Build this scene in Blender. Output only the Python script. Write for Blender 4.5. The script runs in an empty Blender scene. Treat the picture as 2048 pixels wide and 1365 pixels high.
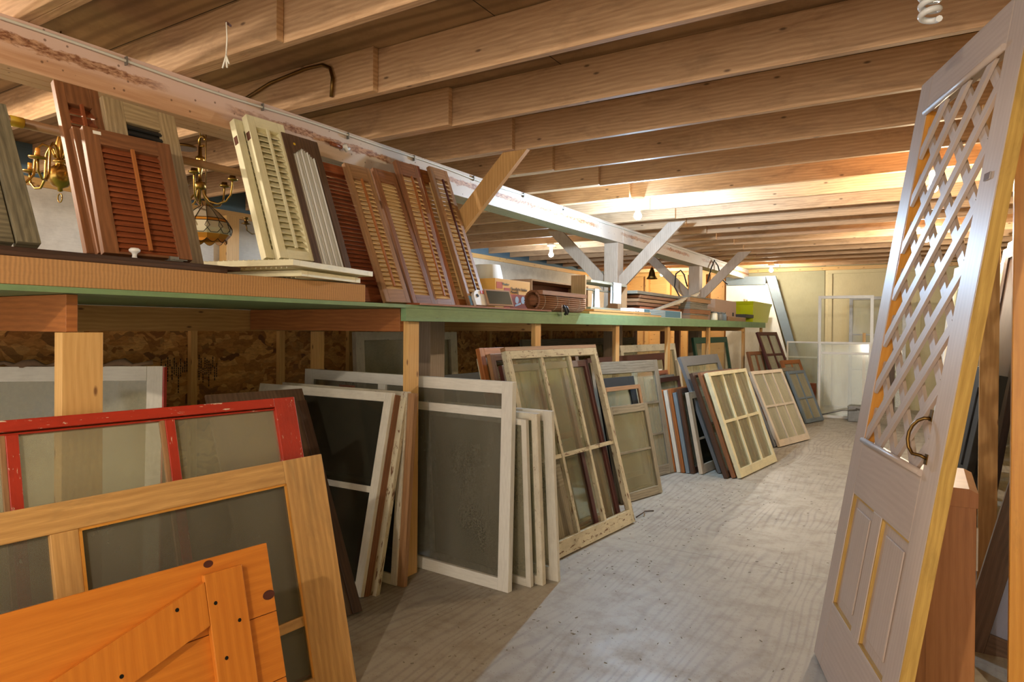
import bpy, bmesh, math, random
from mathutils import Vector, Matrix
R = math.radians
rnd = random.Random(7)
SC = bpy.context.scene
COL = SC.collection

# ------------------------------------------------------------------ camera, world, exposure
F_PX, YAW, PIT, ROL, CYP = 1338.7, R(31.679), R(-.326), R(.463), 663.0
CF = Vector((-math.sin(YAW)*math.cos(PIT), math.cos(YAW)*math.cos(PIT), math.sin(PIT)))
CR0 = Vector((math.cos(YAW), math.sin(YAW), 0)); CU0 = CR0.cross(CF)
CR = CR0*math.cos(ROL)+CU0*math.sin(ROL); CU = CU0*math.cos(ROL)-CR0*math.sin(ROL)
CAM = Vector((0, 0, 1.5))
cd = bpy.data.cameras.new('camera'); cam = bpy.data.objects.new('camera', cd); COL.objects.link(cam)
cd.sensor_width = 36.0; cd.lens = F_PX/2048*36.0; cd.shift_y = (CYP-682.5)/2048; cd.clip_start = .02
m = Matrix((CR, CU, -CF)).transposed().to_4x4(); m.translation = CAM; cam.matrix_world = m
SC.camera = cam
def ray(px, py): return CF+CR*((px-1024)/F_PX)+CU*((CYP-py)/F_PX)
def atX(px, py, X): r = ray(px, py); return CAM+r*(X/r.x)
def atY(px, py, Y): r = ray(px, py); return CAM+r*(Y/r.y)
def atZ(px, py, Z): r = ray(px, py); return CAM+r*((Z-1.5)/r.z)

SC.view_settings.view_transform = 'Standard'; SC.view_settings.look = 'None'
SC.view_settings.gamma = 1; SC.view_settings.use_curve_mapping = False
SC.view_settings.exposure = 0.0
W = bpy.data.worlds.new('world'); SC.world = W; W.use_nodes = True
W.node_tree.nodes['Background'].inputs[0].default_value = (1.0, .92, .82, 1)
W.node_tree.nodes['Background'].inputs[1].default_value = 3.0
# every bulb of the place: (x, y, z, colour, watts, label); lit bulbs are glowing glass spheres
BULBS = [
 (-2.345, 6.07, 2.575, (.50, .73, 1.0), 215, 'bright cool white bulb under the joists just in front of the long beam'),
 (-4.74, 8.77, 2.585, (.74, .87, 1.0), 75, 'glowing cool bulb behind the beam above the cabinets'),
 (.04, 6.09, 2.598, (1.0, .78, .5), 120, 'warm glowing bulb seen through the lattice of the tall door'),
 (.0, 9.47, 2.60, (1.0, .9, .74), 130, 'bulb deep in the aisle behind the lattice of the tall door'),
 (-2.53, 13.57, 2.64, (1.0, .9, .74), 85, 'glowing bulb nearest the beige far wall'),
 (-4.69, 13.55, 2.63, (1.0, .84, .6), 90, 'glowing bulb beside the small hanging bell shade'),
 (-.70, -1.39, 2.62, (1.0, .86, .68), 180, 'warm bulb on the ceiling behind the viewpoint'),
 (-4.5, .60, 2.62, (1.0, .85, .66), 120, 'warm bulb left of the beam near the brass chandelier'),
]

# ------------------------------------------------------------------ materials
def lin(h):
    if isinstance(h, str):
        h = h.lstrip('#'); h = ''.join(q*2 for q in h) if len(h) == 3 else h; v = [int(h[i:i+2], 16)/255 for i in (0, 2, 4)]
    else: v = h
    return tuple(((c+.055)/1.055)**2.4 if c > .04045 else c/12.92 for c in v)+(1,)
MATS = {}
class NT:
    def __init__(s, name):
        s.m = bpy.data.materials.new(name); s.m.use_nodes = True; s.t = s.m.node_tree; s.n = s.t.nodes
        s.b = s.n['Principled BSDF']; s.out = s.n['Material Output']; MATS[name] = s.m
    def node(s, typ, **k):
        n = s.n.new(typ)
        for a, v in k.items():
            if a.startswith('i_'): n.inputs[a[2:].replace('_', ' ')].default_value = v
            else: setattr(n, a, v)
        return n
    def link(s, a, b): s.t.links.new(a, b)
    def coord(s, kind='UV'):
        return s.node('ShaderNodeTexCoord').outputs[kind]
    def map(s, src, scale=(1, 1, 1), rot=(0, 0, 0)):
        n = s.node('ShaderNodeMapping'); n.inputs['Scale'].default_value = scale; n.inputs['Rotation'].default_value = rot
        s.link(src, n.inputs[0]); return n.outputs[0]
    def noise(s, src, scale, detail=3, rough=.5, dist=0):
        n = s.node('ShaderNodeTexNoise'); n.inputs['Scale'].default_value = scale; n.inputs['Detail'].default_value = detail
        n.inputs['Roughness'].default_value = rough; n.inputs['Distortion'].default_value = dist
        s.link(src, n.inputs['Vector']); return n.outputs['Fac']
    def ramp(s, src, stops):
        n = s.node('ShaderNodeValToRGB'); e = n.color_ramp.elements
        while len(e) < len(stops): e.new(.5)
        for el, (p, c) in zip(e, stops): el.position = p; el.color = c if len(c) == 4 else lin(c)
        s.link(src, n.inputs[0]); return n.outputs[0]
    def mix(s, f, a, b, mode='MIX'):
        n = s.node('ShaderNodeMix', data_type='RGBA', blend_type=mode)
        for i, v in ((0, f), (6, a), (7, b)):
            if hasattr(v, 'is_linked') or hasattr(v, 'node'): s.link(v, n.inputs[i])
            else: n.inputs[i].default_value = v
        return n.outputs[2]
    def bump(s, h, strength=.2, dist=.004):
        n = s.node('ShaderNodeBump'); n.inputs['Strength'].default_value = strength; n.inputs['Distance'].default_value = dist
        s.link(h, n.inputs['Height']); s.link(n.outputs[0], s.b.inputs['Normal'])
    def objrand(s, col, amount=.18):
        o = s.node('ShaderNodeObjectInfo'); mr = s.node('ShaderNodeMapRange')
        mr.inputs[3].default_value = 1-amount; mr.inputs[4].default_value = 1+amount*.6
        s.link(o.outputs['Random'], mr.inputs[0])
        h = s.node('ShaderNodeHueSaturation'); s.link(mr.outputs[0], h.inputs['Value']); s.link(col, h.inputs['Color'])
        return h.outputs[0]
BW = lambda v: (v, v, v, 1)
def wood(name, light, dark, rough=.6, fine=1., contrast=1., knots=0., stain=.3, staincol='#3a2412', rand=.12):
    t = NT(name); uv = t.coord('UV')
    g1 = t.noise(t.map(uv, (2.2*fine, 26*fine, 1)), 1.4, 5, .62, 1.1)
    g2 = t.noise(t.map(uv, (9*fine, 260*fine, 1)), 1.0, 3, .6)
    w = t.node('ShaderNodeTexWave', wave_type='BANDS', bands_direction='Y')
    w.inputs['Scale'].default_value = 13*fine; w.inputs['Distortion'].default_value = 7; w.inputs['Detail'].default_value = 2; w.inputs['Detail Scale'].default_value = .55
    t.link(t.map(uv, (.35, 1, 1)), w.inputs['Vector'])
    a = t.mix(.2, g1, w.outputs['Fac'])
    c = t.ramp(a, [(.5-.42/contrast, lin(dark)), (.5+.2/contrast, lin(light))])
    c = t.mix(t.ramp(g2, [(.35, BW(.28*contrast)), (.6, BW(0))]), c, lin(dark))
    if stain:
        st = t.noise(t.map(uv, (1.3, 4, 1)), 1.7, 5, .7, .6)
        c = t.mix(t.ramp(st, [(.52, BW(0)), (.75, BW(stain))]), c, lin(staincol))
    if knots:
        v = t.node('ShaderNodeTexVoronoi', voronoi_dimensions='2D'); v.inputs['Scale'].default_value = knots*1.3
        t.link(t.map(uv, (1, 2.6, 1)), v.inputs['Vector'])
        c = t.mix(t.ramp(v.outputs['Distance'], [(.012*knots, BW(.85)), (.03*knots, BW(0))]), c, lin(staincol))
    c = t.objrand(c, rand); t.link(c, t.b.inputs['Base Color']); t.b.inputs['Roughness'].default_value = rough
    t.bump(g2, .12, .002); return t.m
def paint(name, col, under='#6b4a30', peel=.0, rough=.55, dirt=.25, dirtcol='#6f6350', scale=1., rand=.05):
    t = NT(name); uv = t.coord('UV'); ob = t.coord('Object')
    d = t.noise(ob, 5*scale, 6, .7)
    c = t.mix(t.ramp(d, [(.45, BW(0)), (.75, BW(dirt))]), lin(col), lin(dirtcol))
    fine = t.noise(t.map(uv, (12, 90, 1)), 1, 3, .6)
    c = t.mix(t.ramp(fine, [(.3, BW(.14)), (.6, BW(0))]), c, lin(dirtcol))
    if peel:
        p = t.noise(t.map(uv, (7*scale, 26*scale, 1)), 1.6, 7, .72, .5)
        k = .69-.13*peel
        c = t.mix(t.ramp(p, [(k, BW(0)), (k+.025, BW(1))]), c, lin(under)); t.bump(p, .35, .003)
    c = t.objrand(c, rand); t.link(c, t.b.inputs['Base Color']); t.b.inputs['Roughness'].default_value = rough
    return t.m
def plain(name, col, rough=.5, metal=0., var=.0):
    t = NT(name)
    if var:
        c = t.mix(t.ramp(t.noise(t.coord('Object'), 9, 5, .7), [(.4, BW(0)), (.7, BW(var))]), lin(col), lin('#201810')); t.link(c, t.b.inputs['Base Color'])
    else: t.b.inputs['Base Color'].default_value = lin(col)
    t.b.inputs['Roughness'].default_value = rough; t.b.inputs['Metallic'].default_value = metal; return t.m
def glass(name, dust='#b9b39c', amount=.35, tint=(.92, .95, .9, 1), scale=2., gloss=.06):
    """flat old pane: clear layer, thin reflection and a layer of dust of uneven density"""
    t = NT(name); n = t.n; n.remove(t.b)
    tr = t.node('ShaderNodeBsdfTransparent'); tr.inputs[0].default_value = tint
    gl = t.node('ShaderNodeBsdfGlossy'); gl.inputs['Roughness'].default_value = .08
    df = t.node('ShaderNodeBsdfDiffuse'); df.inputs[0].default_value = lin(dust)
    ob = t.coord('Object'); a = t.noise(t.map(ob, (1, 1, .35)), scale, 6, .65, .5); b = t.noise(ob, 60, 3, .7)
    f = t.mix(.25, a, b)
    mr = t.node('ShaderNodeMapRange'); mr.inputs[1].default_value = .3; mr.inputs[2].default_value = .7
    mr.inputs[3].default_value = amount*.6; mr.inputs[4].default_value = min(1, amount*1.45)
    t.link(f, mr.inputs[0])
    m1 = t.node('ShaderNodeMixShader'); m1.inputs[0].default_value = gloss; t.link(tr.outputs[0], m1.inputs[1]); t.link(gl.outputs[0], m1.inputs[2])
    m2 = t.node('ShaderNodeMixShader'); t.link(mr.outputs[0], m2.inputs[0]); t.link(m1.outputs[0], m2.inputs[1]); t.link(df.outputs[0], m2.inputs[2])
    t.link(m2.outputs[0], t.out.inputs[0]); return t.m
def emit(name, col, s):
    t = NT(name); t.b.inputs['Base Color'].default_value = (1, 1, 1, 1)
    t.b.inputs['Emission Color'].default_value = tuple(col)+(1,); t.b.inputs['Emission Strength'].default_value = s
    try: t.m.cycles.emission_sampling = 'FRONT'
    except Exception: pass
    return t.m

wood('joist', '#d8b188', '#a67c54', .65, 1, 1., 1.1, .45, '#5a4028', .07)
wood('joist_old', '#b48a5e', '#7d5836', .7, 1, 1, .9, .5, '#3b2614', .05)
wood('beam', '#d0a080', '#a5714b', .6, 1, .9, 0, .0)
wood('stud', '#d3a668', '#a97a41', .6, 1, .9, 1.6, .12, '#5a351a', .06)
wood('newpine', '#e0b574', '#c2904f', .5, 1, .8, 2.2, .05, '#6a3d1c', .03)
wood('orange', '#d9862f', '#b9641b', .32, .8, .8, 0, .0, '#5a2408', .03)
wood('orangeedge', '#e0a045', '#c27c2a', .35, 1, .8)
wood('pinedoor', '#d8a968', '#a97b42', .5, .8, 1.1, 0, .4, '#6b5a3c', .02)
wood('brown', '#96633f', '#5f3a22', .5, 1, 1, 0, .2, '#2c1a10')
wood('redbrown', '#a35a35', '#6a3218', .45, 1, 1, 0, .15, '#30160c')
wood('tanbrown', '#ab8058', '#7a5636', .5, 1, 1, 0, .2, '#3c2818')
wood('golden', '#e6c590', '#c49a60', .5, 1, .9, 0, .1)
wood('darkbrown', '#54392a', '#2e1d14', .5, 1, 1, 0, .2, '#140c08')
wood('walnut', '#6b5240', '#3f2e22', .4, 1, 1, 0, .2, '#1c130d')
wood('maroon', '#5d2a22', '#36150f', .45, 1, 1, 0, .2, '#190a08')
wood('greywood', '#8f8674', '#5b5141', .75, 1, 1.2, 0, .4, '#332a1f')
wood('driftwood', '#b59d76', '#7f694a', .8, 1.2, 1.3, 0, .5, '#5a4a33')
wood('mossy', '#867c62', '#4b4433', .8, 1.2, 1.4, 0, .5, '#35301f')
wood('weathered', '#a39a84', '#6e6350', .8, 1, 1.2, 0, .45, '#4a3a28')
wood('orangebrown', '#b5713a', '#7e4620', .5, 1, 1, 0, .15, '#40200e')
wood('ply', '#9a7550', '#6d4d31', .75, .45, 1., 0, .55, '#3e2a1b', .02)
wood('yellowedge', '#cba558', '#a27c38', .5, 1.2, 1.2, 0, .35, '#5b4216', .02)
wood('washed', '#c6b5a8', '#b09d90', .42, 1, .6, 0, .15, '#96806f', .02)
wood('postwood', '#b39e8a', '#8f7965', .6, 1, .9, 0, .3, '#65503d', .03)
wood('cabbrown', '#cb8d55', '#a86c38', .45, .8, .8, 0, .15, '#4a2a14', .03)
paint('white', '#dcd6c8', '#8a7258', .0, .5, .22)
paint('whitepeel', '#d9d0bb', '#7d5f42', .55, .6, .4)
paint('whitepeel2', '#cfc5a8', '#6b4a30', .9, .65, .5)
paint('cleanwhite', '#e2dfd6', '#888', 0, .4, .1)
paint('cream', '#e8dfb8', '#a59468', .15, .5, .25, '#8c7d55')
paint('sashcream', '#d9cfa8', '#6b5233', .25, .55, .3)
paint('red', '#b0301c', '#d8c7ae', .55, .4, .25, '#5a1710', 1.4)
paint('green', '#7b986b', '#5c5a3e', .1, .6, .25, '#44523c')
paint('darkgreen', '#1f4a38', '#333', .1, .5, .2, '#1a2a22')
paint('navy', '#161f26', '#5c5348', .05, .8, .15, '#3a3833')
paint('bluegray', '#74828c', '#57503f', .2, .6, .3, '#5f5640')
paint('slate', '#5f5f5f', '#4c4038', .2, .6, .3, '#4b443c')
paint('palewood', '#c7b7a0', '#7b6449', .35, .6, .35)
paint('blackpaint', '#1f2020', '#4a4238', .15, .5, .2, '#3b3a34')
paint('greypeel', '#8a8775', '#3a342a', .45, .7, .4, '#3a352c')
paint('wallcream', '#cfc29a', '#999', 0, .8, .18, '#9c8f6c')
paint('wallolive', '#aaa484', '#999', 0, .8, .2, '#85805f')
paint('wallwhite', '#d8d2c6', '#999', 0, .8, .45, '#8d8274', .5)
paint('wallblue', '#5f7888', '#999', 0, .8, .2, '#40505c')
paint('wallyellow', '#cdbf86', '#8b7b4c', .25, .8, .3, '#7d7048')
paint('cardboard', '#c0905c', '#8c6238', .06, .85, .1, '#9c7142')
paint('carton', '#b39279', '#8c6238', .0, .85, .15, '#8c6f58')
plain('brass', '#b08d4a', .28, 1., .25)
plain('olddbrass', '#7d6034', .4, 1., .3)
plain('chrome', '#c8c8c8', .2, 1.)
plain('steel', '#8e8c86', .45, .8, .3)
plain('blackmetal', '#161616', .45, .5)
plain('rust', '#5e3420', .8, .2, .3)
plain('porcelain', '#e6e4df', .3)
plain('cfl', '#dcdcda', .25)
plain('cloth', '#e4e2de', .9)
plain('curtain', '#d9d5cb', .9)
plain('yellowplastic', '#c8cc1c', .4)
plain('blackplastic', '#1c1c1e', .5)
plain('greyplastic', '#77756f', .5)
plain('cable', '#c9c3b4', .5)
plain('wire', '#4a2e20', .6)
plain('mud', '#7a6048', .95, 0, .4)
plain('redplastic', '#b8341c', .5)
plain('inkblack', '#141110', .8)
plain('inkred', '#a83d22', .7)
plain('boxyellow', '#d8a44c', .7)
plain('boxorange', '#b9501e', .7)
plain('boxblue', '#4d7688', .6)
plain('boxwhite', '#dfe2e0', .6)
plain('amber', '#d89036', .3)
plain('amberdark', '#8d6233', .35)
plain('milk', '#eee4c8', .3)
plain('milkgrey', '#bfb29a', .35)
plain('lead', '#2a241c', .5, .6)
plain('darkbox', '#3a3632', .7)
plain('mirror', '#6d7068', .15, .6)
plain('sticker', '#e9e4d8', .7)
plain('yellowdot', '#d8b030', .6)
plain('bluelabel', '#5d8fc0', .5)
paint('lavender', '#8e93ac', '#777', 0, .45, .1, '#6f6a80')
plain('osbflakes', '#a8743a', .8)
glass('pane', '#b5ad92', .28)
glass('paneclear', '#c4bfa8', .13)
glass('panedusty', '#a9a288', .68, scale=3)
glass('panedark', '#4d4b40', .30, (.45, .47, .42, 1), gloss=.05)
glass('screen', '#7d796b', .46, (.86, .86, .84, 1), scale=4, gloss=.01)
glass('screenfine', '#a8a188', .42, (.85, .85, .82, 1), scale=3, gloss=.01)
glass('plastic', '#d0cec0', .25, scale=2, gloss=.08)

c_ = MATS['cardboard']; nt = c_.node_tree; bs = nt.nodes['Principled BSDF']; src = bs.inputs['Base Color'].links[0].from_socket
w = nt.nodes.new('ShaderNodeTexWave'); w.bands_direction = 'Y'; w.inputs['Scale'].default_value = 22; w.inputs['Distortion'].default_value = 2.5
tc = nt.nodes.new('ShaderNodeTexCoord'); nt.links.new(tc.outputs['Object'], w.inputs['Vector'])
mxx = nt.nodes.new('ShaderNodeMix'); mxx.data_type = 'RGBA'; mxx.blend_type = 'MULTIPLY'; mxx.inputs[0].default_value = .25; nt.links.new(src, mxx.inputs[6]); nt.links.new(w.outputs['Color'], mxx.inputs[7]); nt.links.new(mxx.outputs[2], bs.inputs['Base Color'])
# OSB back panel
t = NT('osb'); ob = t.coord('Object')
v = t.node('ShaderNodeTexVoronoi'); v.inputs['Scale'].default_value = 16; v.inputs['Randomness'].default_value = 1
dn = t.node('ShaderNodeTexNoise'); dn.inputs['Scale'].default_value = 6; t.link(ob, dn.inputs['Vector'])
vm = t.node('ShaderNodeVectorMath', operation='MULTIPLY_ADD'); t.link(dn.outputs['Color'], vm.inputs[0]); vm.inputs[1].default_value = (.35, .35, .35); t.link(t.map(ob, (1, .55, 1.7)), vm.inputs[2])
t.link(vm.outputs[0], v.inputs['Vector'])
sep = t.node('ShaderNodeSeparateColor'); t.link(v.outputs['Color'], sep.inputs[0])
c = t.ramp(sep.outputs[0], [(0, lin('#94622e')), (.35, lin('#bd8546')), (.7, lin('#dba762')), (1, lin('#6b421d'))])
c = t.mix(t.ramp(t.noise(t.map(ob, (1, 6, 20)), 4, 4, .7), [(.35, BW(.4)), (.6, BW(0))]), c, lin('#4f2d12'))
t.link(c, t.b.inputs['Base Color']); t.b.inputs['Roughness'].default_value = .7

# dusty plywood floor: swirling grain, sheet joints, dust
t = NT('floorply'); ob = t.coord('Object')
wv = t.node('ShaderNodeTexWave', wave_type='BANDS', bands_direction='X'); wv.inputs['Scale'].default_value = 6; wv.inputs['Distortion'].default_value = 22
wv.inputs['Detail'].default_value = 1.5; wv.inputs['Detail Scale'].default_value = .5; t.link(t.map(ob, (1, .22, 1)), wv.inputs['Vector'])
big = t.noise(ob, .8, 5, .6, .4); mid = t.noise(ob, 6, 6, .7)
grain = t.noise(t.map(ob, (60, 4, 1)), 1, 3)
c = t.ramp(wv.outputs['Fac'], [(.0, lin('#87817a')), (.2, lin('#968f86')), (.45, lin('#a09a8f'))])
c = t.mix(t.ramp(big, [(.38, BW(.1)), (.6, BW(.9))]), c, lin('#a19a8c'))
c = t.mix(t.ramp(mid, [(.46, BW(0)), (.7, BW(.6))]), c, lin('#807260'))
sx = t.node('ShaderNodeSeparateXYZ'); t.link(ob, sx.inputs[0])
def joint(axis, period, off):
    a = t.node('ShaderNodeMath', operation='ADD'); t.link(sx.outputs[axis], a.inputs[0]); a.inputs[1].default_value = off
    b = t.node('ShaderNodeMath', operation='PINGPONG'); t.link(a.outputs[0], b.inputs[0]); b.inputs[1].default_value = period/2
    l = t.node('ShaderNodeMath', operation='LESS_THAN'); t.link(b.outputs[0], l.inputs[0]); l.inputs[1].default_value = .003; return l.outputs[0]
mx = t.node('ShaderNodeMath', operation='MAXIMUM'); mx.inputs[0].default_value = 0; t.link(joint(1, 2.44, -2.0), mx.inputs[1])
c = t.mix(t.ramp(mx.outputs[0], [(0, BW(0)), (1, BW(.55))]), c, lin('#5a4f3e'))
v = t.node('ShaderNodeTexVoronoi', voronoi_dimensions='2D'); v.inputs['Scale'].default_value = 22; t.link(ob, v.inputs['Vector'])
c = t.mix(t.ramp(v.outputs['Distance'], [(.03, BW(.55)), (.07, BW(0))]), c, lin('#5a5040'))
t.link(c, t.b.inputs['Base Color'])
t.link(t.ramp(mid, [(.3, BW(.38)), (.7, BW(.6))]), t.b.inputs['Roughness']); t.b.inputs['Specular IOR Level'].default_value = .45
t.bump(wv.outputs['Fac'], .08, .002)

# subfloor sheets overhead (seen from below)
t = NT('ceilply'); ob = t.coord('Object')
wv = t.node('ShaderNodeTexWave', wave_type='BANDS', bands_direction='Y'); wv.inputs['Scale'].default_value = 3; wv.inputs['Distortion'].default_value = 12
wv.inputs['Detail'].default_value = 2; wv.inputs['Detail Scale'].default_value = .5; t.link(t.map(ob, (.25, 1, 1)), wv.inputs['Vector'])
c = t.ramp(wv.outputs['Fac'], [(0, lin('#8a6d4e')), (.6, lin('#a98964'))])
c = t.mix(t.ramp(t.noise(ob, 1.6, 6, .7, .5), [(.42, BW(0)), (.66, BW(.7))]), c, lin('#6d5439'))
sx = t.node('ShaderNodeSeparateXYZ'); t.link(ob, sx.inputs[0])
mx = t.node('ShaderNodeMath', operation='MAXIMUM'); t.link(joint(0, 2.44, 4.2), mx.inputs[0]); t.link(joint(1, 1.22, .5), mx.inputs[1])
c = t.mix(mx.outputs[0], c, lin('#2e2115')); t.link(c, t.b.inputs['Base Color']); t.b.inputs['Roughness'].default_value = .8

# main beam: pinkish painted timber with a scraped brown band and flecks
t = NT('beampaint'); ob = t.coord('Object'); sx = t.node('ShaderNodeSeparateXYZ'); t.link(ob, sx.inputs[0])
base = t.ramp(t.noise(t.map(ob, (1, 1.2, 22)), 1.5, 5, .6), [(.35, lin('#b98a66')), (.65, lin('#d2a887'))])
mrz = t.node('ShaderNodeMapRange'); mrz.inputs[1].default_value = 2.60; mrz.inputs[2].default_value = 2.66; t.link(sx.outputs[2], mrz.inputs[0])
base = t.mix(mrz.outputs[0], base, lin('#cfae9c'))
yy = t.node('ShaderNodeMapRange'); yy.inputs[1].default_value = 2.2; yy.inputs[2].default_value = 3.4; t.link(sx.outputs[1], yy.inputs[0])
base = t.mix(yy.outputs[0], base, lin('#c0b0a1'))
bz = t.node('ShaderNodeMath', operation='SUBTRACT'); t.link(sx.outputs[2], bz.inputs[0]); bz.inputs[1].default_value = 2.655
bz2 = t.node('ShaderNodeMath', operation='ABSOLUTE'); t.link(bz.outputs[0], bz2.inputs[0])
wob = t.noise(t.map(ob, (1, 9, 30)), 1, 5, .7)
ad = t.node('ShaderNodeMath', operation='MULTIPLY_ADD'); t.link(wob, ad.inputs[0]); ad.inputs[1].default_value = -.07; ad.inputs[2].default_value = .058; 
su = t.node('ShaderNodeMath', operation='SUBTRACT'); t.link(ad.outputs[0], su.inputs[0]); t.link(bz2.outputs[0], su.inputs[1])
band = t.ramp(su.outputs[0], [(.0, BW(0)), (.006, BW(1))])
brk = t.ramp(t.noise(t.map(ob, (1, .9, .3)), 1.4, 2), [(.36, BW(0)), (.46, BW(1))])
bm = t.mix(1., band, brk, 'MULTIPLY')
sc = t.ramp(t.noise(t.map(ob, (1, 14, 40)), 2, 5, .7), [(.4, lin('#7a4a2c')), (.6, lin('#c09370'))])
base = t.mix(bm, base, sc)
v = t.node('ShaderNodeTexVoronoi'); v.inputs['Scale'].default_value = 18; t.link(ob, v.inputs['Vector'])
base = t.mix(t.ramp(v.outputs['Distance'], [(.08, BW(.75)), (.12, BW(0))]), base, lin('#5c3c28'))
t.link(base, t.b.inputs['Base Color']); t.b.inputs['Roughness'].default_value = .6

# ------------------------------------------------------------------ mesh builder
class MB:
    def __init__(s): s.v = []; s.f = []; s.uv = []; s.mi = []; s.sm = []
    def face(s, pts, uvs=None, mi=0, smooth=False):
        b = len(s.v); s.v += [tuple(p) for p in pts]; s.f.append(tuple(range(b, b+len(pts))))
        s.uv.append(uvs or [(p[0], p[2]) for p in pts]); s.mi.append(mi); s.sm.append(smooth)
    def box(s, x0, x1, y0, y1, z0, z1, M=None, mi=0):
        lo = (min(x0, x1), min(y0, y1), min(z0, z1)); hi = (max(x0, x1), max(y0, y1), max(z0, z1))
        d = [hi[i]-lo[i] for i in range(3)]; L = d.index(max(d)); o1, o2 = rnd.uniform(0, 40), rnd.uniform(0, 40)
        P = [(x, y, z) for x in (lo[0], hi[0]) for y in (lo[1], hi[1]) for z in (lo[2], hi[2])]
        F = [((0, 1, 3, 2), 0), ((4, 6, 7, 5), 0), ((0, 4, 5, 1), 1), ((2, 3, 7, 6), 1), ((0, 2, 6, 4), 2), ((1, 5, 7, 3), 2)]
        b = len(s.v)
        for p in P:
            q = Vector(p); q = M @ q if M else q; s.v.append(tuple(q))
        for idx, ax in F:
            o = [a for a in range(3) if a != ax]
            if L in o:
                v = [a for a in o if a != L][0]; uv = [(P[i][L]+o1, P[i][v]+P[i][ax]*.7+o2) for i in idx]
            else: uv = [(P[i][o[0]]*.15+o1, P[i][o[1]]+o2) for i in idx]
            s.f.append(tuple(b+i for i in idx)); s.uv.append(uv); s.mi.append(mi); s.sm.append(False)
        return s
    def bar(s, p0, p1, w, h, up=(0, 0, 1), mi=0):
        p0, p1 = Vector(p0), Vector(p1); d = p1-p0; L = d.length; d.normalize(); u = Vector(up)
        x = d.cross(u)
        if x.length < 1e-4: x = d.cross(Vector((1, 0, 0)))
        x.normalize(); y = x.cross(d)
        M = Matrix((d, x, y)).transposed().to_4x4(); M.translation = p0
        s.box(0, L, -w/2, w/2, -h/2, h/2, M, mi); return s
    def prism(s, pts, y0, y1, mi=0):
        """polygon in xz (counter-clockwise seen from -y), extruded from y0 to y1"""
        o = rnd.uniform(0, 30); n = len(pts)
        s.face([(x, y0, z) for x, z in pts], [(z+o, x) for x, z in pts], mi)
        s.face([(x, y1, z) for x, z in reversed(pts)], [(z+o, x) for x, z in reversed(pts)], mi)
        for i in range(n):
            (a, b), (c, d) = pts[i], pts[(i+1) % n]
            s.face([(a, y1, b), (c, y1, d), (c, y0, d), (a, y0, b)], [(a+b+o, y1), (c+d+o, y1), (c+d+o, y0), (a+b+o, y0)], mi)
        return s
    def lathe(s, prof, n=20, c=(0, 0, 0), mi=0, mis=None, smooth=True, cap=True):
        cx, cy, cz = c; b = len(s.v)
        for r, z in prof:
            for k in range(n):
                a = 2*math.pi*k/n; s.v.append((cx+r*math.cos(a), cy+r*math.sin(a), cz+z))
        for i in range(len(prof)-1):
            for k in range(n):
                k2 = (k+1) % n; s.f.append((b+i*n+k, b+i*n+k2, b+(i+1)*n+k2, b+(i+1)*n+k))
                s.uv.append([(0, 0), (1, 0), (1, 1), (0, 1)]); s.mi.append(mis[i] if mis else mi); s.sm.append(smooth)
        if cap:
            for i, rev in ((0, True), (len(prof)-1, False)):
                if prof[i][0] > 1e-4:
                    idx = [b+i*n+k for k in range(n)]; s.f.append(tuple(reversed(idx)) if rev else tuple(idx)); s.uv.append([(0, 0)]*n); s.mi.append(mi); s.sm.append(False)
        return s
    def tube(s, pts, r, n=8, mi=0):
        pts = [Vector(p) for p in pts]; b = len(s.v); up = None
        for i, p in enumerate(pts):
            d = (pts[min(i+1, len(pts)-1)]-pts[max(i-1, 0)]).normalized()
            if up is None: up = d.orthogonal().normalized()
            up = (up-d*up.dot(d)).normalized(); w = d.cross(up); rr = r[i] if isinstance(r, (list, tuple)) else r
            for k in range(n):
                a = 2*math.pi*k/n; s.v.append(tuple(p+(up*math.cos(a)+w*math.sin(a))*rr))
        for i in range(len(pts)-1):
            for k in range(n):
                k2 = (k+1) % n; s.f.append((b+i*n+k, b+i*n+k2, b+(i+1)*n+k2, b+(i+1)*n+k)); s.uv.append([(i*.1, k/n), (i*.1, (k+1)/n), (i*.1+.1, (k+1)/n), (i*.1+.1, k/n)]); s.mi.append(mi); s.sm.append(True)
        s.f.append(tuple(b+k for k in reversed(range(n)))); s.uv.append([(0, 0)]*n); s.mi.append(mi); s.sm.append(False)
        e = b+(len(pts)-1)*n; s.f.append(tuple(e+k for k in range(n))); s.uv.append([(0, 0)]*n); s.mi.append(mi); s.sm.append(False)
        return s
    def build(s, name, mats, parent=None, loc=None, bevel=0, M=None):
        me = bpy.data.meshes.new(name); me.from_pydata(s.v, [], s.f)
        if not isinstance(mats, (list, tuple)): mats = [mats]
        for q in mats: me.materials.append(MATS[q])
        uvl = me.uv_layers.new(name='UVMap'); flat = []
        for u in s.uv:
            for a in u: flat += [a[0], a[1]]
        uvl.data.foreach_set('uv', flat)
        me.polygons.foreach_set('material_index', s.mi); me.polygons.foreach_set('use_smooth', s.sm)
        bm = bmesh.new(); bm.from_mesh(me); bmesh.ops.recalc_face_normals(bm, faces=bm.faces); bm.to_mesh(me); bm.free()
        me.update()
        o = bpy.data.objects.new(name, me); COL.objects.link(o)
        if parent: o.parent = parent
        if M is not None: o.matrix_local = M
        elif loc is not None: o.location = loc
        if bevel:
            b = o.modifiers.new('bevel', 'BEVEL'); b.width = bevel; b.segments = 2; b.limit_method = 'ANGLE'; b.angle_limit = R(40)
        return o
def tag(o, label, cat, group=None, kind=None):
    if label: o['label'] = label
    if cat: o['category'] = cat
    if group: o['group'] = group
    if kind: o['kind'] = kind
    return o
def struct(o, label=None): o['kind'] = 'structure'; 
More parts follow.
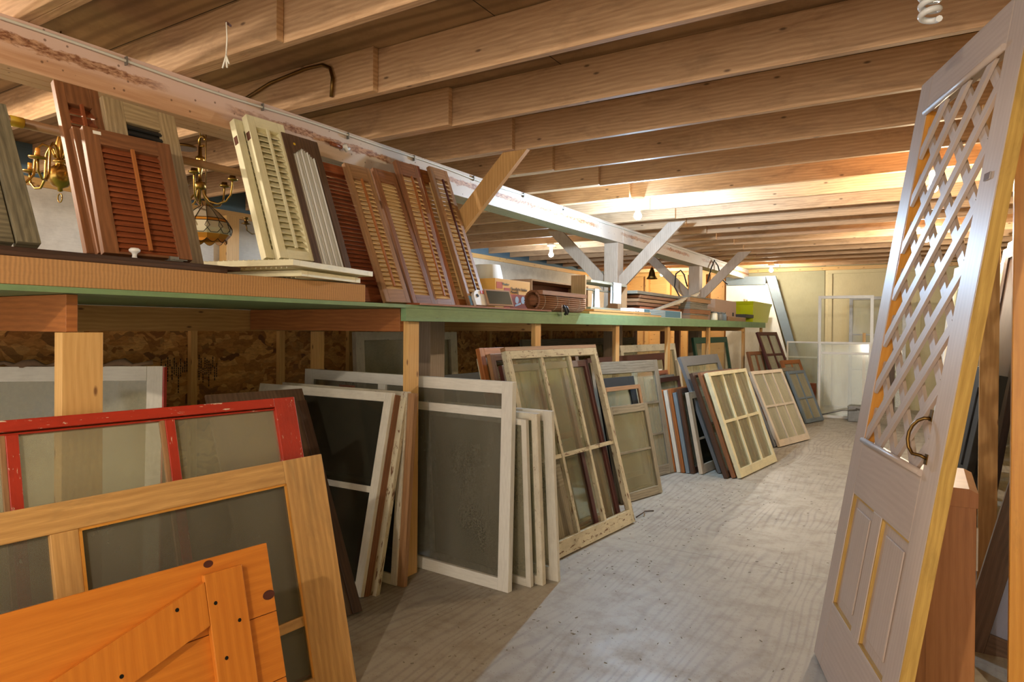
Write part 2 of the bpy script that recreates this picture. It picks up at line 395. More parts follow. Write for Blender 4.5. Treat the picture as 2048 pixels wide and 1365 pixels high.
def thing(name, label, cat, M=None, group=None, loc=None):
    o = bpy.data.objects.new(name, None); COL.objects.link(o); o.empty_display_size = .1
    if M is not None: o.matrix_world = M
    elif loc is not None: o.location = loc
    return tag(o, label, cat, group)
def solid(name, label, cat, mb, mat, group=None, M=None, loc=None, bevel=0): return tag(mb.build(name, mat, None, loc, bevel, M), label, cat, group)
def lab(o, s): o['label'] = s; return o
def PM(x, y, phi, tilt, z=0., roll=0., th=.035):
    """leaning panel frame: x along its width, z up its height, y through its thickness (front at y=0)"""
    p, q = R(phi), R(tilt)
    u = Vector((math.cos(p), math.sin(p), 0)); n = Vector((math.sin(p), -math.cos(p), 0))
    w = -n*math.sin(q)+Vector((0, 0, math.cos(q))); nn = n*math.cos(q)+Vector((0, 0, math.sin(q)))
    M = Matrix((u, -nn, w)).transposed().to_4x4(); M.translation = Vector((x, y, z+(math.sin(q)*th if q > 0 else 0)))
    return M @ Matrix.Rotation(R(roll), 4, 'Y') if roll else M

# ------------------------------------------------------------------ sash / shutter builders
def sash(name, label, cat, M, W, H, mat='whitepeel', cols=1, rows=1, sw=.045, tr=None, br=None, mw=.02, th=.035, pane='pane',
         group=None, rowpos=None, colpos=None, muntmat=None, bevel=.002, glassy=.5, skip=(), edge=None, holes=()):
    tr = tr or sw; br = br or sw*1.3
    t = thing(name, label, cat, M, group)
    for x0 in (0, W-sw): MB().box(x0, x0+sw, 0, th, 0, H).build('stile', mat, t, bevel=bevel)
    MB().box(sw, W-sw, 0, th, H-tr, H).build('top_rail', mat, t, bevel=bevel)
    MB().box(sw, W-sw, 0, th, 0, br).build('bottom_rail', mat, t, bevel=bevel)
    iw, ih = W-2*sw, H-tr-br
    cp = colpos or [i/cols for i in range(1, cols)]; rp = rowpos or [i/rows for i in range(1, rows)]
    if cp or rp:
        mb = MB()
        for c in cp: x = sw+iw*c; mb.box(x-mw/2, x+mw/2, th*.12, th*.85, br, H-tr)
        for r in rp: z = br+ih*r; mb.box(sw, W-sw, th*.17, th*.8, z-mw/2, z+mw/2)
        mb.build('muntin_bars', muntmat or mat, t)
    if pane:
        mb = MB(); yy = th*glassy; xs = [sw]+[sw+iw*c for c in cp]+[W-sw]; zs = [br]+[br+ih*r for r in rp]+[H-tr]
        for i in range(len(xs)-1):
            for j in range(len(zs)-1):
                if (i, j) in skip: continue
                mb.box(xs[i], xs[i+1], yy, yy+.0025, zs[j], zs[j+1])
        mb.build('glass_panes' if 'pane' in pane else 'insect_screen', pane, t)
    return t
def louver(name, label, M, W, H, mat, slatmat=None, sw=.05, tr=.08, br=.09, n=22, th=.03, rod=True, rodmat=None, group=None, mid=None, ang=-57, rodx=.5, cat='shutter', edge=None):
    t = thing(name, label, cat, M, group); slatmat = slatmat or mat
    for x0 in (0, W-sw): MB().box(x0, x0+sw, 0, th, 0, H).build('stile', mat, t, bevel=.002)
    MB().box(sw, W-sw, 0, th, H-tr, H).build('top_rail', mat, t, bevel=.002)
    MB().box(sw, W-sw, 0, th, 0, br).build('bottom_rail', mat, t, bevel=.002)
    mb = MB(); ih = H-tr-br; pitch = ih/n
    for i in range(n):
        z = br+pitch*(i+.5)
        if mid and abs(z-mid*H) < .03: continue
        X = Matrix.Translation((0, th*.5, z)) @ Matrix.Rotation(R(-ang), 4, 'X')
        mb.box(sw-.002, W-sw+.002, -pitch*.82, pitch*.82, -.0028, .0028, X)
    mb.build('louver_slats', slatmat, t)
    if mid: MB().box(sw, W-sw, 0, th, mid*H-.035, mid*H+.035).build('middle_rail', mat, t)
    if rod:
        x = sw+(W-2*sw)*rodx
        MB().box(x-.006, x+.006, -.016, -.004, br+.01, H-tr-.005).build('tilt_rod', rodmat or slatmat, t)
    return t

# ================================================================== THE ROOM
ZJ, ZT = 2.75, 2.985
XL, XR, YN, YF = -6.3, 1.35, -2.6, 14.7
def S(name, mb, mat, **k): o = mb.build(name, mat, **k); o['kind'] = 'structure'; return o
S('floor', MB().box(XL-.2, XR+.2, YN-1, YF+.2, -.12, 0), 'floorply')
S('ceiling', MB().box(XL-.2, XR+.2, YN-1, YF+.2, ZT, ZT+.1), 'ceilply')
S('wall_left', MB().box(XL-.12, XL, YN, YF, 0, 2.64), 'wallwhite')
S('trim_1', MB().box(XL-.12, XL+.03, YN, YF, 2.64, 2.71), 'newpine')
S('trim_2', MB().box(XL-.12, XL, YN, YF, 2.71, ZT), 'wallblue')
S('wall_right', MB().box(XR, XR+.12, YN, YF, 0, ZT), 'wallyellow')
S('wall_far', MB().box(-1.72, XR, YF, YF+.12, 0, ZT), 'wallcream')
S('wall_far_middle', MB().box(-3.3, -1.72, YF-.02, YF+.12, 0, ZT), 'wallolive')
S('wall_far_left', MB().box(XL, -3.3, YF, YF+.12, 0, ZT), 'newpine')
mb = MB()
for x0, x1, z0, z1 in ((-1.66, -1.58, 0, 2.62), (-.15, -.07, 0, 2.62), (-1.66, -.07, 2.62, 2.70)): mb.box(x0, x1, YF-.035, YF, z0, z1)
S('trim_3', mb, 'wallcream', bevel=.004)
S('door_1', MB().box(-1.58, -.15, YF-.008, YF, 0, 2.62), 'wallcream')
S('trim_4', MB().box(XL, XR, YF-.10, YF-.03, 2.69, 2.76), 'newpine')
# studs on the pine-boarded far left part
for i, x in enumerate((-5.9, -5.4, -4.9, -4.5, -4.1, -3.7, -3.35)):
    solid('wall_stud', 'pale pine wall stud, number %d from the left corner on the pine-boarded far wall' % (i+1), 'stud', MB().box(x-.04, x+.04, YF-.12, YF-.001, 0, 2.69), 'newpine', 'studs on the far left wall')
# joists
ords = ['nearest', 'second', 'third', 'fourth', 'fifth', 'sixth', 'seventh', 'eighth', 'ninth', 'tenth', 'eleventh', 'twelfth', 'thirteenth', 'fourteenth', 'fifteenth', 'sixteenth', 'seventeenth', 'eighteenth', 'nineteenth', 'twentieth', '21st', '22nd', '23rd', '24th', '25th']
def joists(nm, x0f, x1f, dy):
    n = 0
    for k in range(-7, 18):
        y = 2.67+.68*k+dy
        if y > YF-.2 or y < YN+.1: continue
        if y < .4: l, g = 'rough pine ceiling joist %s behind the viewpoint' % nm, 'ceiling joists %s behind the viewpoint' % nm
        else: l, g = 'rough pine ceiling joist %s, %s from the camera' % (nm, ords[n]), 'ceiling joists '+nm; n += 1
        solid('ceiling_joist', l, 'joist', MB().box(x0f(), x1f(), y, y+.04, ZJ, ZT-.001), 'joist', g, bevel=.003)
joists('over the aisle', lambda: -3.42+rnd.uniform(-.1, .1), lambda: XR-.002, 0)
joists('running left over the beam', lambda: XL+.002, lambda: -2.47+rnd.uniform(-.06, .06), -.0415)
# blocking triangles / bits between joists
for (px, py, nm) in ((1140, 440, 'left'),):
    pass
# main beam in two lengths (three plies thick), posts and braces
BX0, BX1 = -3.37, -3.17
for (y0, y1, l) in ((YN, 7.72, 'long pale ceiling beam with a scraped brown band, nearer length running over the shelf'), (7.725, YF-.1, 'farther length of the long ceiling beam between the second post and far wall')):
    t = thing('ceiling_beam', l, 'beam', loc=(0, 0, 0), group='lengths of the main beam')
    for k in range(3): MB().box(BX1-.067*k-.066, BX1-.067*k, y0, y1, 2.545, ZJ-.001).build('beam_ply', 'beampaint', t, bevel=.004)
for i, (y, l) in enumerate(((4.0, 'square timber post behind the leaning louvered shutters'), (7.6, 'pale square timber post with two braces, middle of the three posts'), (11.05, 'timber post farthest from the camera with a cable loop beside it'))):
    solid('support_post', l, 'post', MB().box(-3.36, -3.18, y-.02, y+.16, 0, 2.544), 'postwood', 'posts under the main beam', bevel=.005)
    if i:
        mb = MB().box(-3.19, -3.165, y-.03, y-.0205, 2.42, 2.56); 
    mb = MB(); 
    def brace(sgn, yy):
        # 45 degree board from the post up to a joist, in the plane across the beam
        xa = -3.185 if sgn > 0 else -3.355
        p = [(xa, 1.93), (xa+sgn*.815, 2.745), (xa+sgn*.615, 2.745), (xa, 2.13)]
        if sgn < 0: p = p[::-1]
        return MB().prism(p, yy, yy+.04)
    nm = ('first', 'second', 'farthest')[i]
    if i != 0:
        solid('diagonal_brace', 'pale diagonal brace rising left from the %s post' % nm, 'brace', brace(-1, y+.02), 'postwood', 'braces on the posts', bevel=.003)
    solid('diagonal_brace', ('wide tan diagonal brace beside the shutters, nearest of the braces' if i == 0 else 'diagonal brace rising right from the %s post to a joist' % nm), 'brace', brace(1, y+.02), 'stud' if i == 0 else 'postwood', 'braces on the posts', bevel=.003)
# conduit cable along the beam
pts = [(-3.16, y, 2.722+.006*math.sin(y*2.3)+.004*math.sin(y*5.1)) for y in [x*.15 for x in range(-10, 95)]]
t = thing('electric_cable', 'white electric cable stapled along the upper edge of the beam', 'cable', loc=(0, 0, 0))
MB().tube(pts, .007, 8).build('cable_sheath', 'cable', t)
for y in (1.0, 1.7, 2.45, 3.1, 3.75, 4.5, 5.3, 6.1): MB().box(-3.17, -3.150, y-.003, y+.003, 2.70, 2.74).build('staple', 'steel', t)
# looping dark cable round the far post, grey pipe loop between joists
def arc(c, r, a0, a1, ax, n=14):
    o = []
    for i in range(n+1):
        a = R(a0+(a1-a0)*i/n); o.append(Vector(c)+Vector(ax[0])*math.cos(a)*r+Vector(ax[1])*math.sin(a)*r)
    return o
solid('electric_cable', 'dark cable looping down beside the farthest post', 'cable', MB().tube([(-3.37, 11.0, 2.2), (-3.42, 10.98, 2.4), (-3.48, 10.98, 2.48), (-3.56, 10.98, 2.42), (-3.58, 10.98, 2.2), (-3.5, 10.98, 2.05), (-3.4, 10.98, 1.95), (-3.4, 10.98, 1.7)], .012, 8), 'blackplastic')
solid('electric_cable', 'dark cable hanging in a loop from the beam near the farthest post', 'cable', MB().tube([(-3.15, 11.4, 2.3), (-3.14, 11.6, 2.55), (-3.14, 11.8, 2.7), (-3.13, 12.0, 2.62), (-3.1, 12.1, 2.4), (-3.0, 12.15, 2.3)], .012, 8), 'blackplastic')
y = 2.67-.06
solid('electric_cable', 'grey cable bent around a joist end above the beam', 'cable', MB().tube([(-3.6, y, 2.86), (-3.3, y, 2.93), (-3.0, y, 2.955), (-2.86, y, 2.95), (-2.80, y, 2.92), (-2.78, y, 2.86), (-2.79, y, 2.76)], .010, 8), 'olddbrass')
# nail with string on near joist
p = atY(452, 54, 1.30)
t = thing('hanging_string', 'frayed string hanging from a nail on the nearest joist', 'string', loc=tuple(p))
MB().tube([(-.02, 0.03, .02), (.03, -.02, 0)], .004, 6).build('nail', 'rust', t)
MB().tube([(.03, -.02, 0), (.034, -.02, -.05), (.03, -.02, -.10)], .002, 5).tube([(.03, -.02, -.10), (.02, -.025, -.14)], .0025, 5).tube([(.03, -.02, -.10), (.045, -.02, -.13)], .0025, 5).tube([(.03, -.02, -.10), (.035, -.02, -.14)], .003, 5).build('string', 'cable', t)

p = atX(690, 297, -3.15)
solid('paper_wad', 'small crumpled white paper wad stuck on the beam above the curtained cabinet door', 'paper', MB().tube([(0, -.03, 0), (.01, -.01, .012), (.004, .01, -.008), (.012, .03, .006)], [.008, .018, .016, .008], 6), 'cloth', loc=tuple(p))
solid('wood_peg', 'reddish wooden peg stub on the beam beside the white paper wad', 'peg', MB().tube([(0, -.12, .006), (0, -.03, 0)], .012, 7), 'redbrown', loc=tuple(p))
# light bulbs
for i, (x, y, z, c, w, l) in enumerate(BULBS):
    emit('bulbglow%d' % i, c, w/(4*math.pi**2*.036**2))
    t = thing('light_bulb', l, 'light bulb', loc=(x, y, z), group='bulbs on the ceiling')
    MB().lathe([(.02, .045), (.024, .05), (.022, ZJ-z-.045), (.055, ZJ-z-.035), (.06, ZJ-z-.02), (.06, ZJ-.001-z)], 20).build('lamp_holder', 'porcelain', t)
    MB().lathe([(.0, -.036), (.018, -.031), (.031, -.018), (.036, 0), (.031, .018), (.02, .034), (.014, .052)], 18).build('glass_bulb', 'bulbglow%d' % i, t)
c0 = atZ(1860, 14, 2.60)
t = thing('light_bulb', 'unlit white spiral bulb hanging at the top edge of the picture', 'light bulb', loc=tuple(c0))
c = []
for k in range(0, 73):
    a = k*math.pi/12; c.append((.027*math.cos(a), .027*math.sin(a), -.045+.1*k/72))
MB().tube(c, .0105, 8).build('spiral_tube', 'cfl', t)
MB().lathe([(.018, .05), (.028, .06), (.03, .10), (.018, .12)], 16).build('lamp_base', 'porcelain', t)

# ================================================================== THE LONG SHELF
SZ = 1.63
t = thing('storage_shelf', 'long plywood shelf with a green painted front edge running down the left side', 'shelf', loc=(0, 0, 0))
MB().box(-4.1, -2.58, -.6, 3.0, SZ-.02, SZ).build('shelf_board', ['green'], t)
mb = MB().box(-3.177, -2.58, 3.001, 13.34, SZ-.02, SZ).box(-4.1, -3.363, 3.001, 13.34, SZ-.02, SZ)
for a, b in ((3.001, 3.977), (4.163, 7.577), (7.763, 11.027), (11.213, 13.34)): mb.box(-3.363, -3.177, a, b, SZ-.02, SZ)
mb.build('shelf_board', ['green'], t)
lab(MB().box(-2.62, -2.579, 3.0, 8.2, 1.532, 1.609).build('fascia_board', 'green', t, bevel=.002), 'green fascia board')
lab(MB().box(-2.62, -2.579, 8.203, 13.34, 1.532, 1.609).build('fascia_board', 'green', t, bevel=.002), 'far length of green fascia board')
MB().box(-4.09, -4.05, -.6, 10.6, 1.46, 1.608).build('ledger_board', 'stud', t)
for i, y in enumerate((-.3, 1.2, 3.02, 4.58, 6.2, 7.78, 9.6, 11.7)):
    MB().box(-4.04, -2.66, y+.02, y+.06, 1.47, 1.608).build('cross_joist', 'orangebrown' if i < 3 else 'stud', t, bevel=.002)
for i, (y, wd) in enumerate(((1.18, .14), (3.07, .10), (4.60, .09), (6.22, .09), (7.80, .09), (9.58, .09), (11.75, .09), (13.2, .09))):
    top = 1.469 if i == 0 else 1.531
    MB().box(-2.66 if i else -2.655, -2.621 if i else -2.60, y, y+wd, 0, top).build('front_post', 'newpine' if i < 3 else 'stud', t, bevel=.002)
for y in (3.25,):
    MB().box(-3.80, -3.71, y+.12, y+.17, 0, 1.46).build('inner_post', 'newpine', t, bevel=.002)
# osb back of the shelf with studs and a stamp
o = MB().box(-4.16, -4.135, -.6, 10.6, 0, 1.60).build('back_panel', 'osb', t)
for k in range(16):
    y = -.2+.667*k*1.06
    MB().box(-4.13, -4.092, y, y+.05 if k % 2 else y+.045, 0, 1.46).build('back_stud', 'newpine', t)
for k in range(30):
    y = 2.42+k*.0145; h = rnd.uniform(.04, .11); z = 1.30-rnd.uniform(0, .1); mb = MB()
    if k % 5 == 0: h = .16
    zz = z
    while zz > z-h: l = rnd.uniform(.008, .02); mb.box(-4.1345, -4.133, y, y+.006, zz-l, zz); zz -= l+.004
    mb.build('printed_mark', 'inkblack', t)

# cardboard and flat dark panel on the near end of the shelf
t = thing('cardboard_carton', 'long flat brown corrugated cardboard carton lying along the shelf edge', 'cardboard', loc=(0, 0, 0))
MB().box(-3.08, -2.583, -.5, 2.67, SZ+.0005, SZ+.095).build('carton_body', 'cardboard', t, bevel=.003)
t = thing('flat_door', 'dark brown panel lying flat on the cardboard with a white knob', 'panel', loc=(0, 0, 0))
MB().box(-3.07, -2.60, -.4, 1.84, SZ+.096, SZ+.115).build('panel_board', 'darkbrown', t, bevel=.003)
MB().box(-3.05, -2.66, -.4, 1.95, SZ+.1155, SZ+.134).build('raised_molding', 'darkbrown', t, bevel=.004)
p = atX(269, 521, -2.68)
lab(MB().lathe([(.010, 0), (.008, .012), (.011, .020), (.020, .026), (.021, .034), (.014, .04), (0, .042)], 20, (-2.68, p.y, SZ+.134)).build('knob', 'porcelain', t), 'white porcelain knob')
p = atX(348, 521, -2.68)
o = MB().box(-2.70, -2.66, p.y-.03, p.y+.03, SZ+.1345, SZ+.139).box(-2.69, -2.67, p.y-.022, p.y+.015, SZ+.139, SZ+.155).box(-2.672, -2.655, p.y-.01, p.y+.045, SZ+.139, SZ+.144)
lab(o.build('latch', 'steel', t, bevel=.001), 'steel cabinet latch')

# wooden pole the shutters lean on
t = thing('wooden_pole', 'round wooden pole hung behind the shutters with yellow end', 'pole', loc=(0, 0, 0))
MB().tube([(-3.15, .9, 2.32), (-3.15, 3.9, 2.32)], .02, 14).build('pole_shaft', 'tanbrown', t)
lab(MB().tube([(-3.15, 1.23, 2.32), (-3.15, 1.28, 2.32)], .0215, 14).build('painted_band', 'yellowdot', t), 'yellow painted band')

# shutters on the shelf, left to right
Z1 = SZ+.135
t = thing('weathered_board', 'grey mossy paneled board leaning at the left edge of the shelf', 'panel', PM(-2.70, .70, 88.4, 29.3, Z1), None)
MB().box(-.45, .37, 0, .03, 0, .62).build('board', 'mossy', t, bevel=.003); MB().box(.375, .45, -.008, .03, 0, .63).build('stile', 'mossy', t, bevel=.003)
louver('louvered_shutter', 'tall reddish brown shutter at the back left, its top reaching the beam', PM(-2.785, 1.351, 87.3, 22.5, Z1), .172, .80, 'brown', 'redbrown', .038, .10, .05, 14, group='shutters on the shelf')
louver('louvered_shutter', 'narrow brown shutter edge squeezed left of the front louvered shutter', PM(-2.74, 1.372, 88.1, 23, Z1), .155, .575, 'brown', 'redbrown', .06, .08, .05, 14, group='shutters on the shelf')
t = thing('vented_door', 'weathered tan door panel with a small black louver vent near the top', 'panel', PM(-2.80, 1.535, 91.2, 18, Z1), None)
wD, hD = .33, .75
for a, b, c_, d in ((0, .085, 0, hD), (wD-.085, wD, 0, hD), (.085, wD-.085, 0, hD-.25), (.085, wD-.085, hD-.10, hD)): MB().box(a, b, 0, .03, c_, d).build('stile' if d-c_ > .6 else 'board', 'driftwood', t, bevel=.002)
mb = MB()
for k in range(5): mb.box(.085, wD-.085, .004, .012, hD-.25+.03*k, hD-.235+.03*k, Matrix.Translation((0, .01, hD-.235+.03*k)) @ Matrix.Rotation(R(-25), 4, 'X') @ Matrix.Translation((0, -.01, -(hD-.235+.03*k))))
mb.box(.085, wD-.085, .02, .026, hD-.25, hD-.10); mb.build('vent_grille', 'blackpaint', t)
t = louver('louvered_shutter', 'reddish brown louvered shutter with a center rod and a white sticker, front of its group', PM(-2.70, 1.372, 85, 21.3, Z1), .35, .565, 'brown', 'redbrown', .058, .072, .01, 19, ang=-60, group='shutters on the shelf', rodmat='orangebrown')
lab(MB().box(.035, .065, -.0015, 0, .535, .55).build('price_sticker', 'sticker', t), 'small white sticker')
# cream pair standing on the flat cream shutters
Z2 = 1.832
for nm, x, y, ph, ti, l, H in (('louvered_shutter', -2.835, 2.225, 88, 20.6, 'cream painted louvered shutter, rear one of the cream pair', .80), ('louvered_shutter', -2.775, 2.265, 87, 21.3, 'cream painted louvered shutter with tilt rod, front one of the cream pair', .835)):
    t = louver(nm, l, PM(x, y, ph, ti, Z2), .235, H, 'cream', 'cream', .045, .065, .05, 21, th=.042, group='shutters on the shelf', rodx=.42)
    for z in (H-.1,): lab(MB().box(-.002, 0, .006, .034, z-.045, z).build('hinge', 'rust', t), 'rusty hinge')
# two cream shutters lying flat and sticking out over the edge
for (z, dx, dy, l, w, h) in ((1.802, -2.44, 2.06, 'cream louvered shutter lying flat, upper of two under the standing cream pair', .62, .70), (1.762, -2.50, 2.16, 'cream louvered shutter lying flat, lower of two sticking out over the shelf edge', .55, .52)):
    Ml = Matrix.Translation((dx, dy, z)) @ Matrix.Rotation(R(13), 4, 'Z') @ Matrix.Rotation(R(90), 4, 'Z') @ Matrix.Rotation(R(-90), 4, 'X')
    t = louver('louvered_shutter', l, Ml, h, w, 'cream', 'cream', .05, .05, .05, 18, th=.028, rod=False, group='shutters on the shelf', ang=-20)
# dark cabinet door with pleated curtain
Mg = PM(-2.68, 2.47, 88, 21.3, SZ)
t = thing('curtained_cabinet_door', 'dark brown cabinet door with an arched opening and white pleated curtain', 'cabinet door', Mg)
W_, H_ = .25, 1.0
for x0 in (0, W_-.045): MB().box(x0, x0+.045, 0, .022, 0, H_).build('stile', 'walnut', t, bevel=.002)
MB().box(.045, W_-.045, 0, .022, 0, .07).build('bottom_rail', 'walnut', t)
ap = [(.045, H_), (.045, H_-.12)]+[(.045+.16*k/12, H_-.12+.045*(math.sin(math.pi*k/12)**2)) for k in range(1, 12)]+[(W_-.045, H_-.12), (W_-.045, H_)]
MB().prism(ap, 0, .022).build('top_rail', 'walnut', t)
mb = MB(); n = 120
P = [(.04+.17*k/n, .020+.016*math.sin(k*2*math.pi/9.3)+.004*math.sin(k*.9)) for k in range(n+1)]
for k in range(n): mb.face([(P[k][0], P[k][1], .06), (P[k+1][0], P[k+1][1], .06), (P[k+1][0], P[k+1][1], .94), (P[k][0], P[k][1], .94)], None, 0, True)
lab(mb.build('pleated_curtain', 'curtain', t), 'white pleated curtain')
lab(MB().lathe([(.008, 0), (.008, .001)], 12).build('round_sticker', 'yellowdot', t, M=Matrix.Translation((.07, -.001, H_-.06)) @ Matrix.Rotation(R(90), 4, 'X')), 'small yellow round sticker')
louver('louvered_shutter', 'reddish brown louvered shutter just right of the curtained cabinet door', PM(-2.74, 2.66, 86.8, 22.5, SZ), .34, .91, 'redbrown', 'redbrown', .03, .06, .09, 27, rod=False, ang=-55, group='shutters on the shelf')
louver('louvered_shutter', 'tan shutter with scalloped golden slats, first of the golden ones from the left', PM(-2.665, 2.926, 85, 24, SZ), .20, .945, 'tanbrown', 'golden', .035, .10, .09, 25, group='shutters on the shelf', rodmat='orangebrown', rodx=.45)
louver('louvered_shutter', 'brown louvered shutter with closed pale golden slats and no rod', PM(-2.66, 3.165, 85.8, 23, SZ), .20, .955, 'brown', 'golden', .035, .09, .06, 30, rod=False, ang=-62, group='shutters on the shelf')
louver('louvered_shutter', 'brown shutter with open golden slats and a rod, its top above its neighbours', PM(-2.665, 3.375, 85.8, 20.5, SZ), .205, 1.04, 'brown', 'golden', .035, .10, .05, 27, group='shutters on the shelf', rodmat='orangebrown', rodx=.55)
louver('louvered_shutter', 'dark brown shutter seen mostly edge on, behind the last shutter', PM(-2.72, 3.588, 87, 19.6, SZ), .095, 1.06, 'redbrown', 'golden', .035, .1, .06, 27, group='shutters on the shelf')
louver('louvered_shutter', 'orange brown shutter seen edge on between the two rightmost shutters', PM(-2.72, 3.69, 87, 20.8, SZ), .17, 1.06, 'orangebrown', 'golden', .035, .1, .06, 27, group='shutters on the shelf')
t = louver('louvered_shutter', 'rightmost brown shutter, pale slats and dark rod, with a blue label near its foot', PM(-2.66, 3.77, 87.5, 21, SZ), .20, 1.09, 'tanbrown', 'golden', .035, .09, .05, 27, group='shutters on the shelf', rodmat='maroon')
lab(MB().box(.004, .03, -.002, 0, .01, .08).build('paper_label', 'bluelabel', t), 'pale blue paper label')

# ------------------------------------------------------------------ things on the shelf beyond the shutters
def yx(px, X=-2.72): return atX(px, 600, X).y
solid('flat_board', 'thin reddish board lying along the green shelf edge', 'board', MB().box(-2.70, -2.56, 3.1, 4.75, SZ+.001, SZ+.012), 'redbrown')
# floodlight box
yb0, yb1 = yx(992), yx(1062)
t = thing('floodlight_box', 'yellow and orange cardboard floodlight box on the shelf edge', 'box', loc=(-2.90, yb0, SZ+.013))
D_ = yb1-yb0
MB().box(-.12, .17, 0, D_, 0, .225).build('box_body', 'boxyellow', t, bevel=.002)
MB().box(.1705, .172, D_*.42, D_*.98, 0.002, .115).build('printed_picture', 'boxorange', t)
MB().box(.1705, .172, D_*.24, D_*.40, .002, .16).build('printed_panel', 'inkred', t)
MB().box(.1705, .172, .02, D_*.2, .15, .20).build('printed_panel', 'boxorange', t)
mb = MB()
for (yy, zz, r) in ((.6, .07, .03), (.76, .075, .03), (.7, .04, .02)): mb.lathe([(r, 0), (r*.8, .003), (r*.4, .004)], 16, (0, 0, 0))
o = MB()
for (yy, zz, r) in ((.60, .072, .028), (.78, .074, .03)):
    for k in range(16):
        a0, a1 = 2*math.pi*k/16, 2*math.pi*(k+1)/16
        o.face([(.173, D_*yy, zz), (.173, D_*yy+r*math.cos(a0), zz+r*math.sin(a0)), (.173, D_*yy+r*math.cos(a1), zz+r*math.sin(a1))])
o.face([(.173, D_*.55, .02), (.173, D_*.72, .04), (.173, D_*.72, .055), (.173, D_*.55, .035)])
o.build('printed_lamps', 'boxwhite', t)
def text(body, size, parent, M, mat, name='lettering'):
    cu = bpy.data.curves.new('t', 'FONT'); cu.body = body; cu.size = size; cu.extrude = .0005
    tmp = bpy.data.objects.new('t', cu); COL.objects.link(tmp)
    dg = bpy.context.evaluated_depsgraph_get(); me = bpy.data.meshes.new_from_object(tmp.evaluated_get(dg)); bpy.data.objects.remove(tmp)
    me.materials.clear(); me.materials.append(MATS[mat]); o = bpy.data.objects.new(name, me); COL.objects.link(o); o.parent = parent; o.matrix_local = M; return o
FX = Matrix.Rotation(R(90), 4, 'Z') @ Matrix.Rotation(R(90), 4, 'X')   # text facing +x, reading along +y
text('Floodlight Holder', D_*.068, t, Matrix.Translation((.173, D_*.42, .145)) @ FX, 'inkblack')
text('Mounting', D_*.06, t, Matrix.Translation((.173, D_*.42, .122)) @ FX, 'inkblack')
text('Weather', D_*.055, t, Matrix.Translation((.173, D_*.18, .178)) @ FX, 'darkgreen')
t = thing('floodlight_box', 'smaller yellow carton right behind the floodlight box', 'box', loc=(-2.98, yx(1070, -2.85), SZ+.001))
MB().box(0, .2, 0, .12, 0, .19).build('box_body', 'boxyellow', t); MB().box(.2005, .202, .005, .115, .003, .08).build('printed_panel', 'inkred', t)
MB().box(.2005, .202, .06, .115, .09, .18).build('printed_panel', 'boxwhite', t)
# mirror tile and round white thing
y0 = yx(962)
Mx = PM(-2.62, y0-.05, 80, 22, SZ+.013)
t = thing('framed_mirror', 'small square mirror with a pale frame leaning left of the floodlight box', 'mirror', Mx)
MB().box(0, .27, 0, .012, 0, .125).build('mirror_frame', 'carton', t); MB().box(.015, .255, -.002, 0, .012, .113).build('mirror_glass', 'mirror', t)
t = thing('white_fixture', 'white round-topped plastic fixture between the last shutter and small mirror', 'fixture', PM(-2.64, y0-.17, 88, 20, SZ+.013))
MB().prism([(0, 0), (.13, 0), (.13, .06)]+[(.065+.065*math.cos(R(a)), .06+.055*math.sin(R(a))) for a in range(15, 180, 15)]+[(0, .06)], 0, .03).build('fixture_body', 'porcelain', t)
MB().lathe([(.012, 0), (.012, .003)], 14).build('screw_hole', 'inkblack', t, M=Matrix.Translation((.04, -.001, .07)) @ Matrix.Rotation(R(90), 4, 'X'))
MB().box(.085, .12, -.006, 0, .085, .11).build('red_button', 'redplastic', t)
# lamp shade and junk behind
p = atX(975, 545, -3.25)
t = thing('table_lamp', 'lamp with a white drum shade standing behind the last shutter', 'lamp', loc=(p.x, p.y, SZ))
MB().lathe([(.07, 0), (.08, .01), (.03, .03), (.02, .1), (.035, .16), (.015, .2)], 18).build('lamp_base', 'olddbrass', t)
MB().lathe([(.16, .19), (.11, .41)], 28, cap=False).build('lamp_shade', 'cloth', t)
# rolled bamboo blind with string
yr0, yr1 = yx(1080, -2.53), yx(1172, -2.53)
t = thing('bamboo_blind', 'rolled brown bamboo blind hanging over the shelf edge', 'blind', loc=(-2.60, yr0, SZ+.083))
mb = MB(); Lr = yr1-yr0
for k in range(26):
    a = 2*math.pi*k/26; mb.tube([(.064*math.cos(a), 0, .072*math.sin(a)), (.064*math.cos(a), Lr, .072*math.sin(a))], .009, 6)
for k in range(14):
    a = 2*math.pi*k/14; mb.tube([(.035*math.cos(a), .004, .035*math.sin(a)), (.035*math.cos(a), Lr-.004, .035*math.sin(a))], .007, 6)
mb.box(-.03, .03, .01, Lr-.01, -.03, .03); mb.build('rolled_slats', 'brown', t)
mb = MB().box(.02, .085, Lr*.02, Lr*.98, .045, .078); mb.build('head_rail', 'brown', t)
mb = MB()
for q in (.1, .35, .6, .85):
    mb.tube([(.074*math.cos(R(a)), Lr*q, .082*math.sin(R(a))) for a in range(-80, 100, 20)], .0015, 5)
mb.tube([(.068, Lr*.45, -.02), (.07, Lr*.45, -.08), (.066, Lr*.47, -.12), (.07, Lr*.44, -.15)], .002, 5).build('pull_string', 'cable', t)
mb = MB().tube([(.05, Lr*.5, -.02), (.075, Lr*.5, -.05), (.08, Lr*.52, -.09), (.06, Lr*.54, -.10)], .012, 8).tube([(.06, Lr*.55, -.03), (.08, Lr*.57, -.07), (.06, Lr*.58, -.1)], .01, 8); mb.build('dark_tassel', 'blackplastic', t)
